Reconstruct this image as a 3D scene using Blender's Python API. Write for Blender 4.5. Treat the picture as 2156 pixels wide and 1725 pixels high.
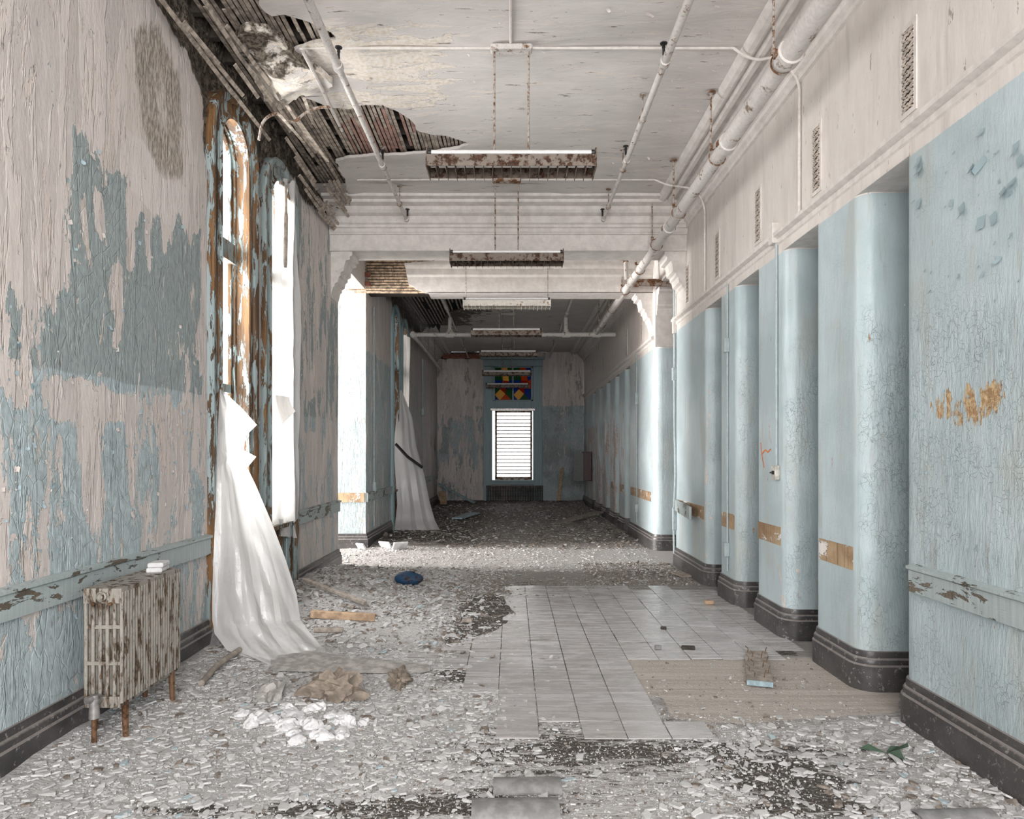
import bpy, bmesh, math, random
import numpy as np
from mathutils import Vector, Matrix
random.seed(7); RNG = np.random.default_rng(11)
for o in list(bpy.data.objects): bpy.data.objects.remove(o)
SC = bpy.context.scene; COL = SC.collection
# ------------------------------------------------------------------ camera, world, lights, exposure
FPX, CX, HY, EYE = 1437.0, 1078.0, 957.0, 1.48          # pixels, 2156 x 1725 frame
XL, XR, ZC, YB = -2.28, 2.19, 4.6, 20.8                  # left wall, right wall, ceiling, end wall
cam = bpy.data.cameras.new('camera'); co = bpy.data.objects.new('camera', cam); COL.objects.link(co)
co.location = (0, 0, EYE); co.rotation_euler = (math.radians(90), 0, 0)
cam.sensor_width = 36; cam.lens = 36 * FPX / 2156; cam.shift_y = 94.5 / 2156; cam.clip_start = .05; SC.camera = co
W = bpy.data.worlds.new('overcast_sky'); SC.world = W; W.use_nodes = True
W.node_tree.nodes['Background'].inputs[0].default_value = (.90, .95, 1, 1)
W.node_tree.nodes['Background'].inputs[1].default_value = 1.6; W.cycles.sampling_method = 'NONE'
def area(name, loc, rot, sx, sy, power, col=(1, 1, 1), spread=180):
    l = bpy.data.lights.new(name, 'AREA'); l.shape = 'RECTANGLE'; l.size = sx; l.size_y = sy; l.energy = power; l.color = col
    l.spread = math.radians(spread)
    o = bpy.data.objects.new(name, l); COL.objects.link(o); o.location = loc; o.rotation_euler = rot; return o
R90 = math.radians(90)
# daylight standing in each window opening (outside the glass), facing in
area('window_daylight', (-3.25, 5.60, 2.75), (0, -R90, 0), 3.3, .9, 330, (.97, .985, 1))
area('window_daylight', (-3.25, 6.70, 2.75), (0, -R90, 0), 3.3, .9, 190, (1, .985, .97))
area('window_daylight', (-12.1, 9.30, 2.45), (0, -R90, 0), 3.4, 2.3, 2500, (1, .98, .96))
area('window_daylight', (-5.2, 7.80, 2.45), (R90, 0, 0), 3.6, 3.2, 90, (1, .98, .955))
area('window_daylight', (-3.2, 13.35, 2.75), (0, -R90, 0), 3.3, .9, 12, (1, .9, .82))
area('window_daylight', (-3.2, 14.45, 2.75), (0, -R90, 0), 3.3, .9, 30, (1, .9, .82))
area('window_daylight', (.06, 21.35, 2.3), (R90, 0, math.pi), 1.5, 4.0, 17, (1, .97, .93))
area('window_daylight', (0, -2.75, 2.5), (R90, 0, 0), 3.6, 3.4, 350, (1, .985, .975))
SC.view_settings.view_transform = 'Standard'; SC.view_settings.look = 'None'
SC.view_settings.exposure = 0.62; SC.view_settings.gamma = 1
SC.view_settings.use_curve_mapping = False
SC.cycles.use_denoising = True
SC.cycles.max_bounces = 5; SC.cycles.diffuse_bounces = 4; SC.cycles.glossy_bounces = 2; SC.cycles.transmission_bounces = 3; SC.cycles.transparent_max_bounces = 6
SC.cycles.caustics_reflective = False; SC.cycles.caustics_refractive = False; SC.cycles.use_adaptive_sampling = True; SC.cycles.adaptive_threshold = .1
# ------------------------------------------------------------------ helpers
def onL(px, py, x=XL): Y = FPX * x / (px - CX); return Y, EYE + (HY - py) * Y / FPX
def onR(px, py): return onL(px, py, XR)
def onF(px, py, z=0.0): Y = FPX * (EYE - z) / (py - HY); return (px - CX) * Y / FPX, Y
def onC(px, py, z=ZC): Y = FPX * (z - EYE) / (HY - py); return (px - CX) * Y / FPX, Y
def at(px, py, Y): return ((px - CX) * Y / FPX, Y, EYE + (HY - py) * Y / FPX)
def tag(o, label=None, cat=None, group=None, kind=None):
    if label: o['label'] = label
    if cat: o['category'] = cat
    if group: o['group'] = group
    if kind: o['kind'] = kind
    return o
def empty(name, loc, label, cat, group=None):
    o = bpy.data.objects.new(name, None); COL.objects.link(o); o.location = loc; o.empty_display_size = .05
    return tag(o, label, cat, group)
def ploc(p): return Vector(p.location) + (ploc(p.parent) if p.parent else Vector()) if p else Vector()
def link(name, me, parent=None, loc=(0, 0, 0), rot=None):
    o = bpy.data.objects.new(name, me); COL.objects.link(o); o.location = loc
    if rot: o.rotation_euler = rot
    if parent: o.parent = parent
    return o
def smooth(me, ang=None):
    me.polygons.foreach_set('use_smooth', [True] * len(me.polygons))
    if ang is not None:
        me.set_sharp_from_angle(angle=math.radians(ang))
class MB:
    def __init__(s): s.v = []; s.f = []
    def add(s, vs, fs):
        n = len(s.v); s.v += [tuple(v) for v in vs]; s.f += [tuple(i + n for i in f) for f in fs]; return s
    def box(s, c, d, rot=None):
        x, y, z = d[0] / 2, d[1] / 2, d[2] / 2
        vs = [Vector((a * x, b * y, e * z)) for a in (-1, 1) for b in (-1, 1) for e in (-1, 1)]
        if rot is not None: vs = [rot @ v for v in vs]
        c = Vector(c)
        return s.add([v + c for v in vs], [(0, 1, 3, 2), (4, 6, 7, 5), (0, 4, 5, 1), (2, 3, 7, 6), (0, 2, 6, 4), (1, 5, 7, 3)])
    def bb(s, lo, hi): return s.box([(a + b) / 2 for a, b in zip(lo, hi)], [b - a for a, b in zip(lo, hi)])
    def tube(s, pts, r, n=10, cap=True):
        pts = [Vector(p) for p in pts]; k = len(pts); rs = r if isinstance(r, (list, tuple)) else [r] * k
        t = (pts[1] - pts[0]).normalized(); up = Vector((0, 0, 1)) if abs(t.z) < .9 else Vector((1, 0, 0))
        a = t.cross(up).normalized(); vs = []
        for i, p in enumerate(pts):
            d = (pts[min(i + 1, k - 1)] - pts[max(i - 1, 0)]).normalized()
            a = (a - d * a.dot(d)).normalized(); b = d.cross(a)
            vs += [p + (a * math.cos(q) + b * math.sin(q)) * rs[i] for q in [2 * math.pi * j / n for j in range(n)]]
        fs = [(i * n + j, i * n + (j + 1) % n, (i + 1) * n + (j + 1) % n, (i + 1) * n + j) for i in range(k - 1) for j in range(n)]
        if cap: fs += [tuple(range(n - 1, -1, -1)), tuple(range((k - 1) * n, k * n))]
        return s.add(vs, fs)
    def lathe(s, prof, c, axis='Z', n=16):
        c = Vector(c); vs = []
        for r, h in prof:
            for j in range(n):
                q = 2 * math.pi * j / n; x, y = r * math.cos(q), r * math.sin(q)
                vs.append(c + Vector({'Z': (x, y, h), 'Y': (x, h, y), 'X': (h, x, y)}[axis]))
        k = len(prof)
        fs = [(i * n + j, i * n + (j + 1) % n, (i + 1) * n + (j + 1) % n, (i + 1) * n + j) for i in range(k - 1) for j in range(n)]
        return s.add(vs, fs + [tuple(range(n - 1, -1, -1)), tuple(range((k - 1) * n, k * n))])
    def prism(s, poly, h0, h1, axis='Z'):
        m = {'Z': lambda a, b, h: (a, b, h), 'Y': lambda a, b, h: (a, h, b), 'X': lambda a, b, h: (h, a, b)}[axis]
        n = len(poly)
        return s.add([m(a, b, h0) for a, b in poly] + [m(a, b, h1) for a, b in poly],
                     [tuple(range(n - 1, -1, -1)), tuple(range(n, 2 * n))] + [(i, (i + 1) % n, n + (i + 1) % n, n + i) for i in range(n)])
    def build(s, name, mat, parent=None, sm=None, bevel=0, loc=None):
        """verts are world coords; stored relative to loc (own origin) / parent"""
        base = ploc(parent); l = Vector(loc) if loc is not None else base
        me = bpy.data.meshes.new(name); me.from_pydata([Vector(v) - l for v in s.v], [], s.f); me.update()
        bm = bmesh.new(); bm.from_mesh(me); bmesh.ops.recalc_face_normals(bm, faces=bm.faces)
        if bevel: bmesh.ops.bevel(bm, geom=bm.edges[:], offset=bevel, segments=1, affect='EDGES')
        bm.to_mesh(me); bm.free()
        if mat: me.materials.append(mat)
        if sm is not None: smooth(me, sm)
        return link(name, me, parent, l - base)
def norms(path):
    out = []
    for i in range(len(path)):
        ns = []
        for a, b in ((i - 1, i), (i, i + 1)):
            if a >= 0 and b < len(path):
                dx, dy = path[b][0] - path[a][0], path[b][1] - path[a][1]; L = math.hypot(dx, dy) or 1; ns.append((-dy / L, dx / L))
        nx, ny = sum(n[0] for n in ns) / len(ns), sum(n[1] for n in ns) / len(ns); q = nx * nx + ny * ny or 1
        out.append((nx / q, ny / q))
    return out
def sweep(mb, path, prof, mp, cap=True):
    """profile (in-plane offset along left normal, out-of-plane) swept along a 2D path"""
    N = norms(path); k = len(prof); vs = []
    for (a, b), (nx, ny) in zip(path, N):
        vs += [mp(a + nx * o, b + ny * o, h) for o, h in prof]
    fs = [(i * k + j, i * k + j + 1, (i + 1) * k + j + 1, (i + 1) * k + j) for i in range(len(path) - 1) for j in range(k - 1)]
    if cap: fs += [tuple(range(k)), tuple(range(len(vs) - 1, len(vs) - 1 - k, -1))]
    return mb.add(vs, fs)
def _h(i, j, s):
    n = (i.astype(np.int64) * 374761393 + j.astype(np.int64) * 668265263 + s * 974711) & 0x7fffffff
    n = ((n ^ (n >> 13)) * 1274126177) & 0x7fffffff
    return ((n ^ (n >> 16)) & 0xffff) / 65535.0
def vn(x, y, s=0):
    x, y = np.asarray(x, float), np.asarray(y, float); i, j = np.floor(x), np.floor(y); u, v = x - i, y - j
    u, v = u * u * (3 - 2 * u), v * v * (3 - 2 * v)
    return (_h(i, j, s) * (1 - u) + _h(i + 1, j, s) * u) * (1 - v) + (_h(i, j + 1, s) * (1 - u) + _h(i + 1, j + 1, s) * u) * v
def fbm(x, y, o=4, s=0):
    t = 0; a = .5; w = 0
    for k in range(o): t = t + a * vn(np.asarray(x) * 2 ** k, np.asarray(y) * 2 ** k, s + k); w += a; a *= .55
    return t / w
def sst(x, a, b): t = np.clip((x - a) / (b - a), 0, 1); return t * t * (3 - 2 * t)
def sdp(x, y, poly):
    """signed distance to a polygon, positive inside"""
    x, y = np.asarray(x, float), np.asarray(y, float); d = np.full(x.shape, 1e9); ins = np.zeros(x.shape, bool); n = len(poly)
    for i in range(n):
        ax, ay = poly[i]; bx, by = poly[(i + 1) % n]; ex, ey = bx - ax, by - ay
        t = np.clip(((x - ax) * ex + (y - ay) * ey) / (ex * ex + ey * ey + 1e-12), 0, 1)
        d = np.minimum(d, np.hypot(x - ax - t * ex, y - ay - t * ey))
        c = ((ay > y) != (by > y)) & (x < (bx - ax) * (y - ay) / ((by - ay) if by != ay else 1e-9) + ax); ins ^= c
    return np.where(ins, d, -d)
def clip_grid(us, vs, F):
    nu, nv = len(us), len(vs); V = []; faces = []; cache = {}
    def gv(i, j):
        k = (i, j)
        if k not in cache: cache[k] = len(V); V.append((us[i], vs[j]))
        return cache[k]
    def ev(a, b):
        k = (a, b) if a < b else (b, a)
        if k not in cache:
            (i, j), (m, n) = k; fa, fb = F[i, j], F[m, n]; t = fa / (fa - fb); t = min(.98, max(.02, t))
            cache[k] = len(V); V.append((us[i] + (us[m] - us[i]) * t, vs[j] + (vs[n] - vs[j]) * t))
        return cache[k]
    S = F > 0; tot = S[:-1, :-1].astype(int) + S[1:, :-1] + S[1:, 1:] + S[:-1, 1:]
    for i, j in zip(*np.nonzero(tot == 4)): faces.append((gv(i, j), gv(i + 1, j), gv(i + 1, j + 1), gv(i, j + 1)))
    for i, j in zip(*np.nonzero((tot > 0) & (tot < 4))):
        for tri in (((i, j), (i + 1, j), (i + 1, j + 1)), ((i, j), (i + 1, j + 1), (i, j + 1))):
            p = []
            for q in range(3):
                a, b = tri[q], tri[(q + 1) % 3]
                if S[a]: p.append(gv(*a))
                if S[a] != S[b]: p.append(ev(tuple(map(int, a)), tuple(map(int, b))))
            if len(p) > 2: faces.append(tuple(p))
    return np.array(V), faces
def sheet(name, us, vs, fieldfn, mp, back, mat, attrs={}, parent=None, sm=True, backface=False):
    """plaster sheet clipped to fieldfn>0; mp(u,v)->(x,y,z) arrays; back = vector of thickness"""
    us, vs = np.asarray(us), np.asarray(vs); U, Vv = np.meshgrid(us, vs, indexing='ij')
    F = fieldfn(U, Vv) if fieldfn else np.ones(U.shape)
    UV, faces = clip_grid(us, vs, F); u, v = UV[:, 0], UV[:, 1]
    P = np.stack([np.broadcast_to(c, u.shape) for c in mp(u, v)], 1); n = len(P); faces = list(faces)
    if back is not None:
        cnt = {}
        for f in faces:
            for a, b in zip(f, f[1:] + f[:1]): cnt[(a, b)] = 1
        be = [(a, b) for a, b in cnt if (b, a) not in cnt]
        ff = [(b, a, a + n, b + n) for a, b in be]
        if backface: ff += [tuple(i + n for i in reversed(f)) for f in faces]
        faces = faces + ff; P = np.concatenate([P, P + np.array(back)]); u = np.tile(u, 2); v = np.tile(v, 2)
    me = bpy.data.meshes.new(name); me.from_pydata(P.tolist(), [], faces); me.update()
    for k, fn in attrs.items():
        a = me.attributes.new(k, 'FLOAT', 'POINT'); a.data.foreach_set('value', np.asarray(fn(u, v), float).ravel())
    if mat: me.materials.append(mat)
    if sm: smooth(me, 40)
    return link(name, me, parent)
def lin(a, b, d): return np.linspace(a, b, max(2, int(round((b - a) / d)) + 1))
def chip_mesh(name, mat, P, S, Hh, tilt, tint, nside=6, seed=1):
    """many flat irregular plaster chips in ONE mesh"""
    r = np.random.default_rng(seed); n = len(P); th = np.linspace(0, 2 * np.pi, nside, endpoint=False)[None] + r.uniform(0, 6.28, (n, 1))
    rad = r.uniform(.35, 1.2, (n, nside)) * S[:, None]; st = r.uniform(.35, 1, (n, 1)); ph = r.uniform(0, 3.14, (n, 1))
    x, y = rad * np.cos(th), rad * np.sin(th) * st; X = x * np.cos(ph) - y * np.sin(ph); Y = x * np.sin(ph) + y * np.cos(ph)
    a, b = r.normal(0, 1, (n, 1)) * tilt[:, None], r.normal(0, 1, (n, 1)) * tilt[:, None]; sl = X * a + Y * b; sl = sl - sl.min(1, keepdims=True)
    low = np.stack([X * 1.06 + P[:, 0:1], Y * 1.06 + P[:, 1:2], P[:, 2:3] + sl - .004], 2)
    top = np.stack([X * .93 + P[:, 0:1], Y * .93 + P[:, 1:2], P[:, 2:3] + sl + Hh[:, None] * r.uniform(.7, 1.2, (n, nside))], 2)
    V = np.concatenate([low, top], 1).reshape(-1, 3); k = nside
    i = np.arange(n)[:, None] * 2 * k; j = np.arange(k)[None]; jn = (j + 1) % k
    quad = np.stack([i + j, i + jn, i + k + jn, i + k + j], 2).reshape(-1, 4); topf = (i + k + j)
    loops = np.concatenate([quad.ravel(), topf.ravel()]); nq, nt = len(quad), n
    start = np.concatenate([np.arange(nq) * 4, nq * 4 + np.arange(nt) * k]); me = bpy.data.meshes.new(name)
    me.vertices.add(len(V)); me.vertices.foreach_set('co', V.ravel().astype(np.float32)); me.loops.add(len(loops)); me.loops.foreach_set('vertex_index', loops.astype(np.int32))
    me.polygons.add(nq + nt); me.polygons.foreach_set('loop_start', start.astype(np.int32)); me.update(calc_edges=True)
    at_ = me.attributes.new('tint', 'FLOAT', 'POINT'); at_.data.foreach_set('value', np.repeat(tint, 2 * k).astype(np.float32))
    me.materials.append(mat); me.shade_flat(); return me
# ------------------------------------------------------------------ materials
class Mat:
    def __init__(s, name):
        s.m = bpy.data.materials.new(name); s.m.use_nodes = True; s.t = s.m.node_tree; s.n = s.t.nodes; s.l = s.t.links
        s.b = s.n['Principled BSDF']; s.o = s.n['Material Output']; s.tc = None
    def _in(s, sock, v):
        if v is None: return
        if isinstance(v, bpy.types.NodeSocket): s.l.new(v, sock)
        elif isinstance(v, (tuple, list)) and len(v) == 3 and sock.type == 'RGBA': sock.default_value = (*v, 1)
        else: sock.default_value = v
    @property
    def pos(s):
        if not s.tc: s.tc = s.n.new('ShaderNodeNewGeometry')
        return s.tc.outputs['Position']
    def map(s, sc, vec=None, loc=(0, 0, 0)):
        k = s.n.new('ShaderNodeMapping'); s._in(k.inputs[0], vec or s.pos); k.inputs['Scale'].default_value = sc; k.inputs['Location'].default_value = loc; return k.outputs[0]
    def noise(s, scale, detail=5, rough=.6, vec=None, dist=0):
        k = s.n.new('ShaderNodeTexNoise'); s._in(k.inputs['Vector'], vec or s.pos); k.inputs['Scale'].default_value = scale
        k.inputs['Detail'].default_value = min(detail, 5); k.inputs['Roughness'].default_value = rough; k.inputs['Distortion'].default_value = dist; return k.outputs[0]
    def voro(s, scale, vec=None, feat='DISTANCE_TO_EDGE'):
        k = s.n.new('ShaderNodeTexVoronoi'); k.feature = feat; s._in(k.inputs['Vector'], vec or s.pos); k.inputs['Scale'].default_value = scale; return k.outputs[0]
    def math(s, op, a, b=None, c=None):
        k = s.n.new('ShaderNodeMath'); k.operation = op
        for i, v in enumerate((a, b, c)): s._in(k.inputs[i], v)
        return k.outputs[0]
    def attr(s, name):
        k = s.n.new('ShaderNodeAttribute'); k.attribute_name = name; return k.outputs['Fac']
    def rnd(s): return s.n.new('ShaderNodeObjectInfo').outputs['Random']
    def sep(s, i, vec=None):
        k = s.n.new('ShaderNodeSeparateXYZ'); s._in(k.inputs[0], vec or s.pos); return k.outputs[i]
    def ss(s, v, a, b):
        k = s.n.new('ShaderNodeMapRange'); k.interpolation_type = 'SMOOTHSTEP'; s._in(k.inputs[0], v); k.inputs[1].default_value = a; k.inputs[2].default_value = b; return k.outputs[0]
    def mix(s, f, a, b, mode='MIX'):
        k = s.n.new('ShaderNodeMix'); k.data_type = 'RGBA'; k.blend_type = mode; s._in(k.inputs[0], f); s._in(k.inputs[6], a); s._in(k.inputs[7], b); return k.outputs[2]
    def ramp(s, f, *st):
        k = s.n.new('ShaderNodeValToRGB'); s._in(k.inputs[0], f); e = k.color_ramp.elements
        while len(e) < len(st): e.new(.5)
        for q, (p, c) in zip(e, st): q.position = p; q.color = (*c, 1)
        return k.outputs[0]
    def bump(s, h, strength=.5, dist=.01, nrm=None):
        k = s.n.new('ShaderNodeBump'); s._in(k.inputs['Height'], h); k.inputs['Strength'].default_value = strength; k.inputs['Distance'].default_value = dist
        if nrm: s._in(k.inputs['Normal'], nrm)
        return k.outputs[0]
    def done(s, col, rough=.7, nrm=None, metal=0, spec=.4, **kw):
        s._in(s.b.inputs['Base Color'], col); s._in(s.b.inputs['Roughness'], rough); s._in(s.b.inputs['Normal'], nrm)
        s._in(s.b.inputs['Metallic'], metal); s.b.inputs['Specular IOR Level'].default_value = spec
        for k, v in kw.items(): s._in(s.b.inputs[k.replace('_', ' ')], v)
        return s.m
CREAM, CREAM2 = (.63, .565, .53), (.54, .485, .46)
BLUE, DBLUE, LBLUE = (.335, .39, .40), (.25, .285, .285), (.46, .53, .555)
def plain(name, col, rough=.7, metal=0, bump=0, bs=60, var=.25, spec=.4):
    m = Mat(name); n = m.noise(bs * .3, 4); c = m.mix(m.ss(n, .35, .65), [q * (1 - var) for q in col], [min(1, q * (1 + var)) for q in col])
    return m.done(c, rough, m.bump(m.noise(bs, 4), bump, .005) if bump else None, metal, spec)
def mat_peel_wall():
    m = Mat('peeling_paint_plaster'); st = m.map((1, 1, .20)); n1 = m.noise(7, 9, .70, st, .35); n2 = m.noise(42, 5, .6, m.map((1, 1, .45))); n0 = m.noise(2.2, 4, .6, m.map((1, 1, .35)))
    nn = m.math('MULTIPLY_ADD', m.math('SUBTRACT', n1, .5), 3.0, m.math('MULTIPLY', m.math('SUBTRACT', n2, .5), .7)); nn = m.math('MULTIPLY_ADD', m.math('SUBTRACT', n0, .5), 1.1, nn)
    f = m.math('ADD', m.attr('blue'), nn); mask = m.ss(f, .49, .53); big = m.noise(1.7, 4)
    old = m.ss(m.math('ADD', m.attr('old'), m.math('MULTIPLY', m.math('SUBTRACT', big, .5), 1.2)), .4, .6)
    blue = m.mix(old, m.mix(m.ss(n2, .35, .7), BLUE, LBLUE), m.mix(m.ss(n2, .3, .7), DBLUE, (.33, .375, .375)))
    blue = m.mix(m.math('MULTIPLY', m.ss(f, .53, .62), -1), blue, blue)
    lay = m.ss(m.noise(5, 9, .68, m.map((1, 1, .13), loc=(2, 7, 3)), .3), .49, .515); lay2 = m.ss(m.noise(8, 9, .72, m.map((1, 1, .16), loc=(8, 1, 5)), .4), .57, .585)
    cr = m.mix(lay, CREAM2, CREAM); cr = m.mix(lay2, cr, (.60, .52, .475)); cr = m.mix(m.ss(m.noise(30, 6, .7, st), .52, .75), cr, (.66, .61, .58))
    cr = m.mix(m.ss(m.math('ADD', m.attr('pale'), m.math('MULTIPLY', nn, .35)), .45, .6), cr, (.66, .60, .57))
    edge = m.math('MULTIPLY', m.ss(f, .42, .49), m.math('SUBTRACT', 1, m.ss(f, .49, .52))); cr = m.mix(m.math('MULTIPLY', edge, .6), cr, (.72, .68, .64))
    c = m.mix(mask, cr, blue)
    fl2 = m.ss(m.noise(10, 8, .72, m.map((1, 1, .25), loc=(3, 5, 1)), .6), .62, .635); c = m.mix(fl2, c, m.mix(m.ss(n2, .4, .6), (.53, .46, .41), (.62, .58, .55)))
    stn = m.ss(m.math('ADD', m.attr('stain'), m.math('MULTIPLY', nn, .8)), .45, .85); c = m.mix(m.math('MULTIPLY', stn, .8), c, m.mix(m.ss(m.noise(60, 5, .7, m.map((1, 1, .25))), .42, .58), (.16, .13, .095), (.46, .40, .35)))
    bare = m.ss(m.math('ADD', m.attr('bare'), m.math('MULTIPLY', nn, .5)), .45, .6); bc = m.mix(m.ss(m.noise(22, 8, .7), .4, .62), (.07, .055, .042), (.27, .22, .175)); c = m.mix(bare, c, bc)
    spk = m.ss(m.noise(30, 6, .75, m.map((1, 1, .28), loc=(9, 2, 0))), .645, .67); c = m.mix(m.math('MULTIPLY', spk, .75), c, (.14, .12, .10))
    h = m.math('ADD', m.math('MULTIPLY', mask, .8), m.math('MULTIPLY', n1, .5)); h = m.math('SUBTRACT', h, m.math('MULTIPLY', fl2, .5)); h = m.math('ADD', h, m.math('MULTIPLY', m.math('SUBTRACT', lay, lay2), .35))
    wv = m.n.new('ShaderNodeVectorMath'); wv.operation = 'MULTIPLY_ADD'; m.l.new(m.n.new('ShaderNodeTexNoise').outputs['Color'], wv.inputs[0]); wv.inputs[1].default_value = (.35, .35, .5); m.l.new(m.map((1, 1, .45)), wv.inputs[2])
    crk = m.ss(m.voro(15, wv.outputs[0]), 0, .05); h = m.math('ADD', h, m.math('MULTIPLY', m.math('MULTIPLY', crk, mask), .16))
    h = m.math('ADD', h, m.math('MULTIPLY', n2, .25)); nb = m.bump(h, .9, .012); nb = m.bump(m.math('MULTIPLY', m.noise(13, 9, .75), bare), 1, .12, nb)
    return m.done(c, .62, nb, spec=.25)
def mat_right_wall():
    m = Mat('blue_gloss_painted_wall'); z = m.sep(2); st = m.map((1, 1, .25)); n = m.noise(7, 7, .65, st); n2 = m.noise(45, 4, .6); big = m.noise(1.3, 3)
    blue = m.mix(m.ss(big, .35, .65), (.385, .46, .48), (.475, .555, .58)); blue = m.mix(m.ss(m.noise(4, 5, .6, st), .48, .72), blue, (.41, .445, .43)); blue = m.mix(m.ss(m.noise(12, 7, .7, m.map((1, 1, .12))), .55, .75), blue, (.36, .395, .39))
    wht = m.mix(m.ss(n, .3, .7), (.60, .55, .51), (.70, .65, .61)); wht = m.mix(m.ss(m.noise(16, 7, .75, st), .64, .665), wht, (.28, .24, .20)); wht = m.mix(m.ss(m.noise(5, 6, .7, m.map((1, 1, .1))), .52, .68), wht, (.53, .485, .45))
    c = m.mix(m.math('GREATER_THAN', m.math('ADD', z, m.math('MULTIPLY', m.math('SUBTRACT', n2, .5), .012)), 3.12), blue, wht)
    chip = m.ss(m.math('ADD', m.attr('chip'), m.math('MULTIPLY', m.math('SUBTRACT', m.noise(17, 8, .7, m.map((1, 1, .4))), .5), 2.4)), .60, .64); c = m.mix(chip, c, (.62, .56, .52))
    brn = m.ss(m.math('ADD', m.attr('brown'), m.math('MULTIPLY', m.math('SUBTRACT', m.noise(14, 6, .7, st), .5), 3)), .62, .68); c = m.mix(brn, c, m.mix(m.ss(n2, .4, .6), (.32, .19, .09), (.52, .38, .22)))
    drt = m.ss(m.noise(24, 6, .72, m.map((1, 1, .5), loc=(4, 4, 4))), .70, .73); c = m.mix(m.math('MULTIPLY', drt, .8), c, (.12, .11, .10))
    pink = m.ss(m.math('ADD', m.attr('pink'), m.math('MULTIPLY', m.math('SUBTRACT', n, .5), 3)), .55, .68); c = m.mix(pink, c, m.mix(m.ss(n2, .35, .6), (.30, .24, .21), (.58, .48, .44)))
    wv = m.n.new('ShaderNodeVectorMath'); wv.operation = 'MULTIPLY_ADD'; tn = m.n.new('ShaderNodeTexNoise'); tn.inputs['Scale'].default_value = 9; tn.inputs['Detail'].default_value = 5; m.l.new(m.pos, tn.inputs['Vector']); m.l.new(tn.outputs['Color'], wv.inputs[0]); wv.inputs[1].default_value = (.16, .16, .22); m.l.new(m.map((1, 1, .8)), wv.inputs[2])
    ck = m.math('MULTIPLY', m.math('SUBTRACT', 1, m.ss(m.voro(24, wv.outputs[0]), 0, .03)), m.math('MULTIPLY', m.attr('crack'), m.ss(m.noise(3.5, 4), .42, .58))); c = m.mix(m.math('MULTIPLY', ck, .32), c, (.17, .185, .185))
    h = m.math('SUBTRACT', m.math('MULTIPLY', n, .5), m.math('MULTIPLY', ck, .6)); h = m.math('SUBTRACT', h, m.math('MULTIPLY', m.math('MAXIMUM', chip, brn), .5)); h = m.math('ADD', h, m.math('MULTIPLY', m.noise(30, 6, .7, st), m.math('MULTIPLY_ADD', m.attr('crack'), 1.3, .2)))
    return m.done(c, m.mix(m.math('MAXIMUM', chip, m.math('MAXIMUM', brn, pink)), (.34,) * 3, (.8,) * 3), m.bump(h, .7, .010), spec=.45)
def mat_ceiling():
    m = Mat('flaking_ceiling_paint'); st = m.map((.45, 1.6, 1)); n = m.noise(4, 8, .68, st, .5); n2 = m.noise(30, 5)
    c = m.mix(m.ss(n, .3, .7), (.545, .51, .485), (.63, .59, .565))
    f = m.math('ADD', m.attr('peel'), m.math('MULTIPLY', m.math('SUBTRACT', n, .5), 2.2)); pl = m.ss(f, .5, .54); c = m.mix(pl, c, m.mix(m.ss(n2, .35, .65), (.60, .52, .43), (.70, .65, .60)))
    sp = m.ss(m.noise(8, 8, .74, m.map((.35, 2.2, 1))), .64, .655); c = m.mix(m.math('MULTIPLY', sp, .8), c, (.16, .13, .11)); c = m.mix(m.ss(m.noise(7, 8, .72, m.map((.3, 2.0, 1), loc=(5, 2, 0))), .60, .615), c, (.66, .60, .55))
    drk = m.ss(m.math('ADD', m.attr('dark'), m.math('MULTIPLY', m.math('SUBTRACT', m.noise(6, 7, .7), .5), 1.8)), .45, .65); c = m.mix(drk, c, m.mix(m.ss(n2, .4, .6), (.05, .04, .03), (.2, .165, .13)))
    h = m.math('SUBTRACT', m.math('MULTIPLY', n, .6), m.math('MULTIPLY', m.math('MAXIMUM', pl, sp), .5)); h = m.math('SUBTRACT', h, m.math('MULTIPLY', m.math('SUBTRACT', 1, m.ss(m.voro(2.2, m.map((.7, 1.3, 1), m.noise(3, 2))), 0, .02)), .0))
    return m.done(c, .75, m.bump(h, .8, .012), spec=.2)
def mat_white_trim(name='white_plaster_trim', a=(.59, .55, .52), b=(.69, .65, .615), chips=True):
    m = Mat(name); n = m.noise(9, 7, .65); c = m.mix(m.ss(n, .35, .65), a, b)
    if chips:
        sp = m.ss(m.noise(15, 7, .75), .66, .69); c = m.mix(m.math('MULTIPLY', sp, .6), c, (.3, .25, .2))
    return m.done(c, .6, m.bump(m.noise(25, 6, .7), .35, .008), spec=.3)
def mat_wood_peel(name='peeling_blue_paint_on_brown_wood', blue=(.27, .325, .33), k=-.012, dark=(.07, .038, .018), lite=(.23, .12, .05), stretch=(1, 1, .18)):
    m = Mat(name); st = m.map(stretch); n = m.noise(14, 8, .72, st, .4); g = m.noise(60, 5, .6, m.map((1, 1, .04)))
    wood = m.mix(m.ss(m.noise(5, 5, .6, st), .35, .65), dark, lite); wood = m.mix(m.ss(g, .5, .7), wood, [q * .6 for q in dark])
    pm = m.ss(m.math('ADD', n, k), .50, .525); c = m.mix(pm, wood, m.mix(m.ss(g, .3, .7), blue, [min(1, q * 1.25) for q in blue]))
    return m.done(c, .5, m.bump(m.math('ADD', m.math('MULTIPLY', pm, .6), m.math('MULTIPLY', n, .5)), 1, .012), spec=.35)
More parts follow.
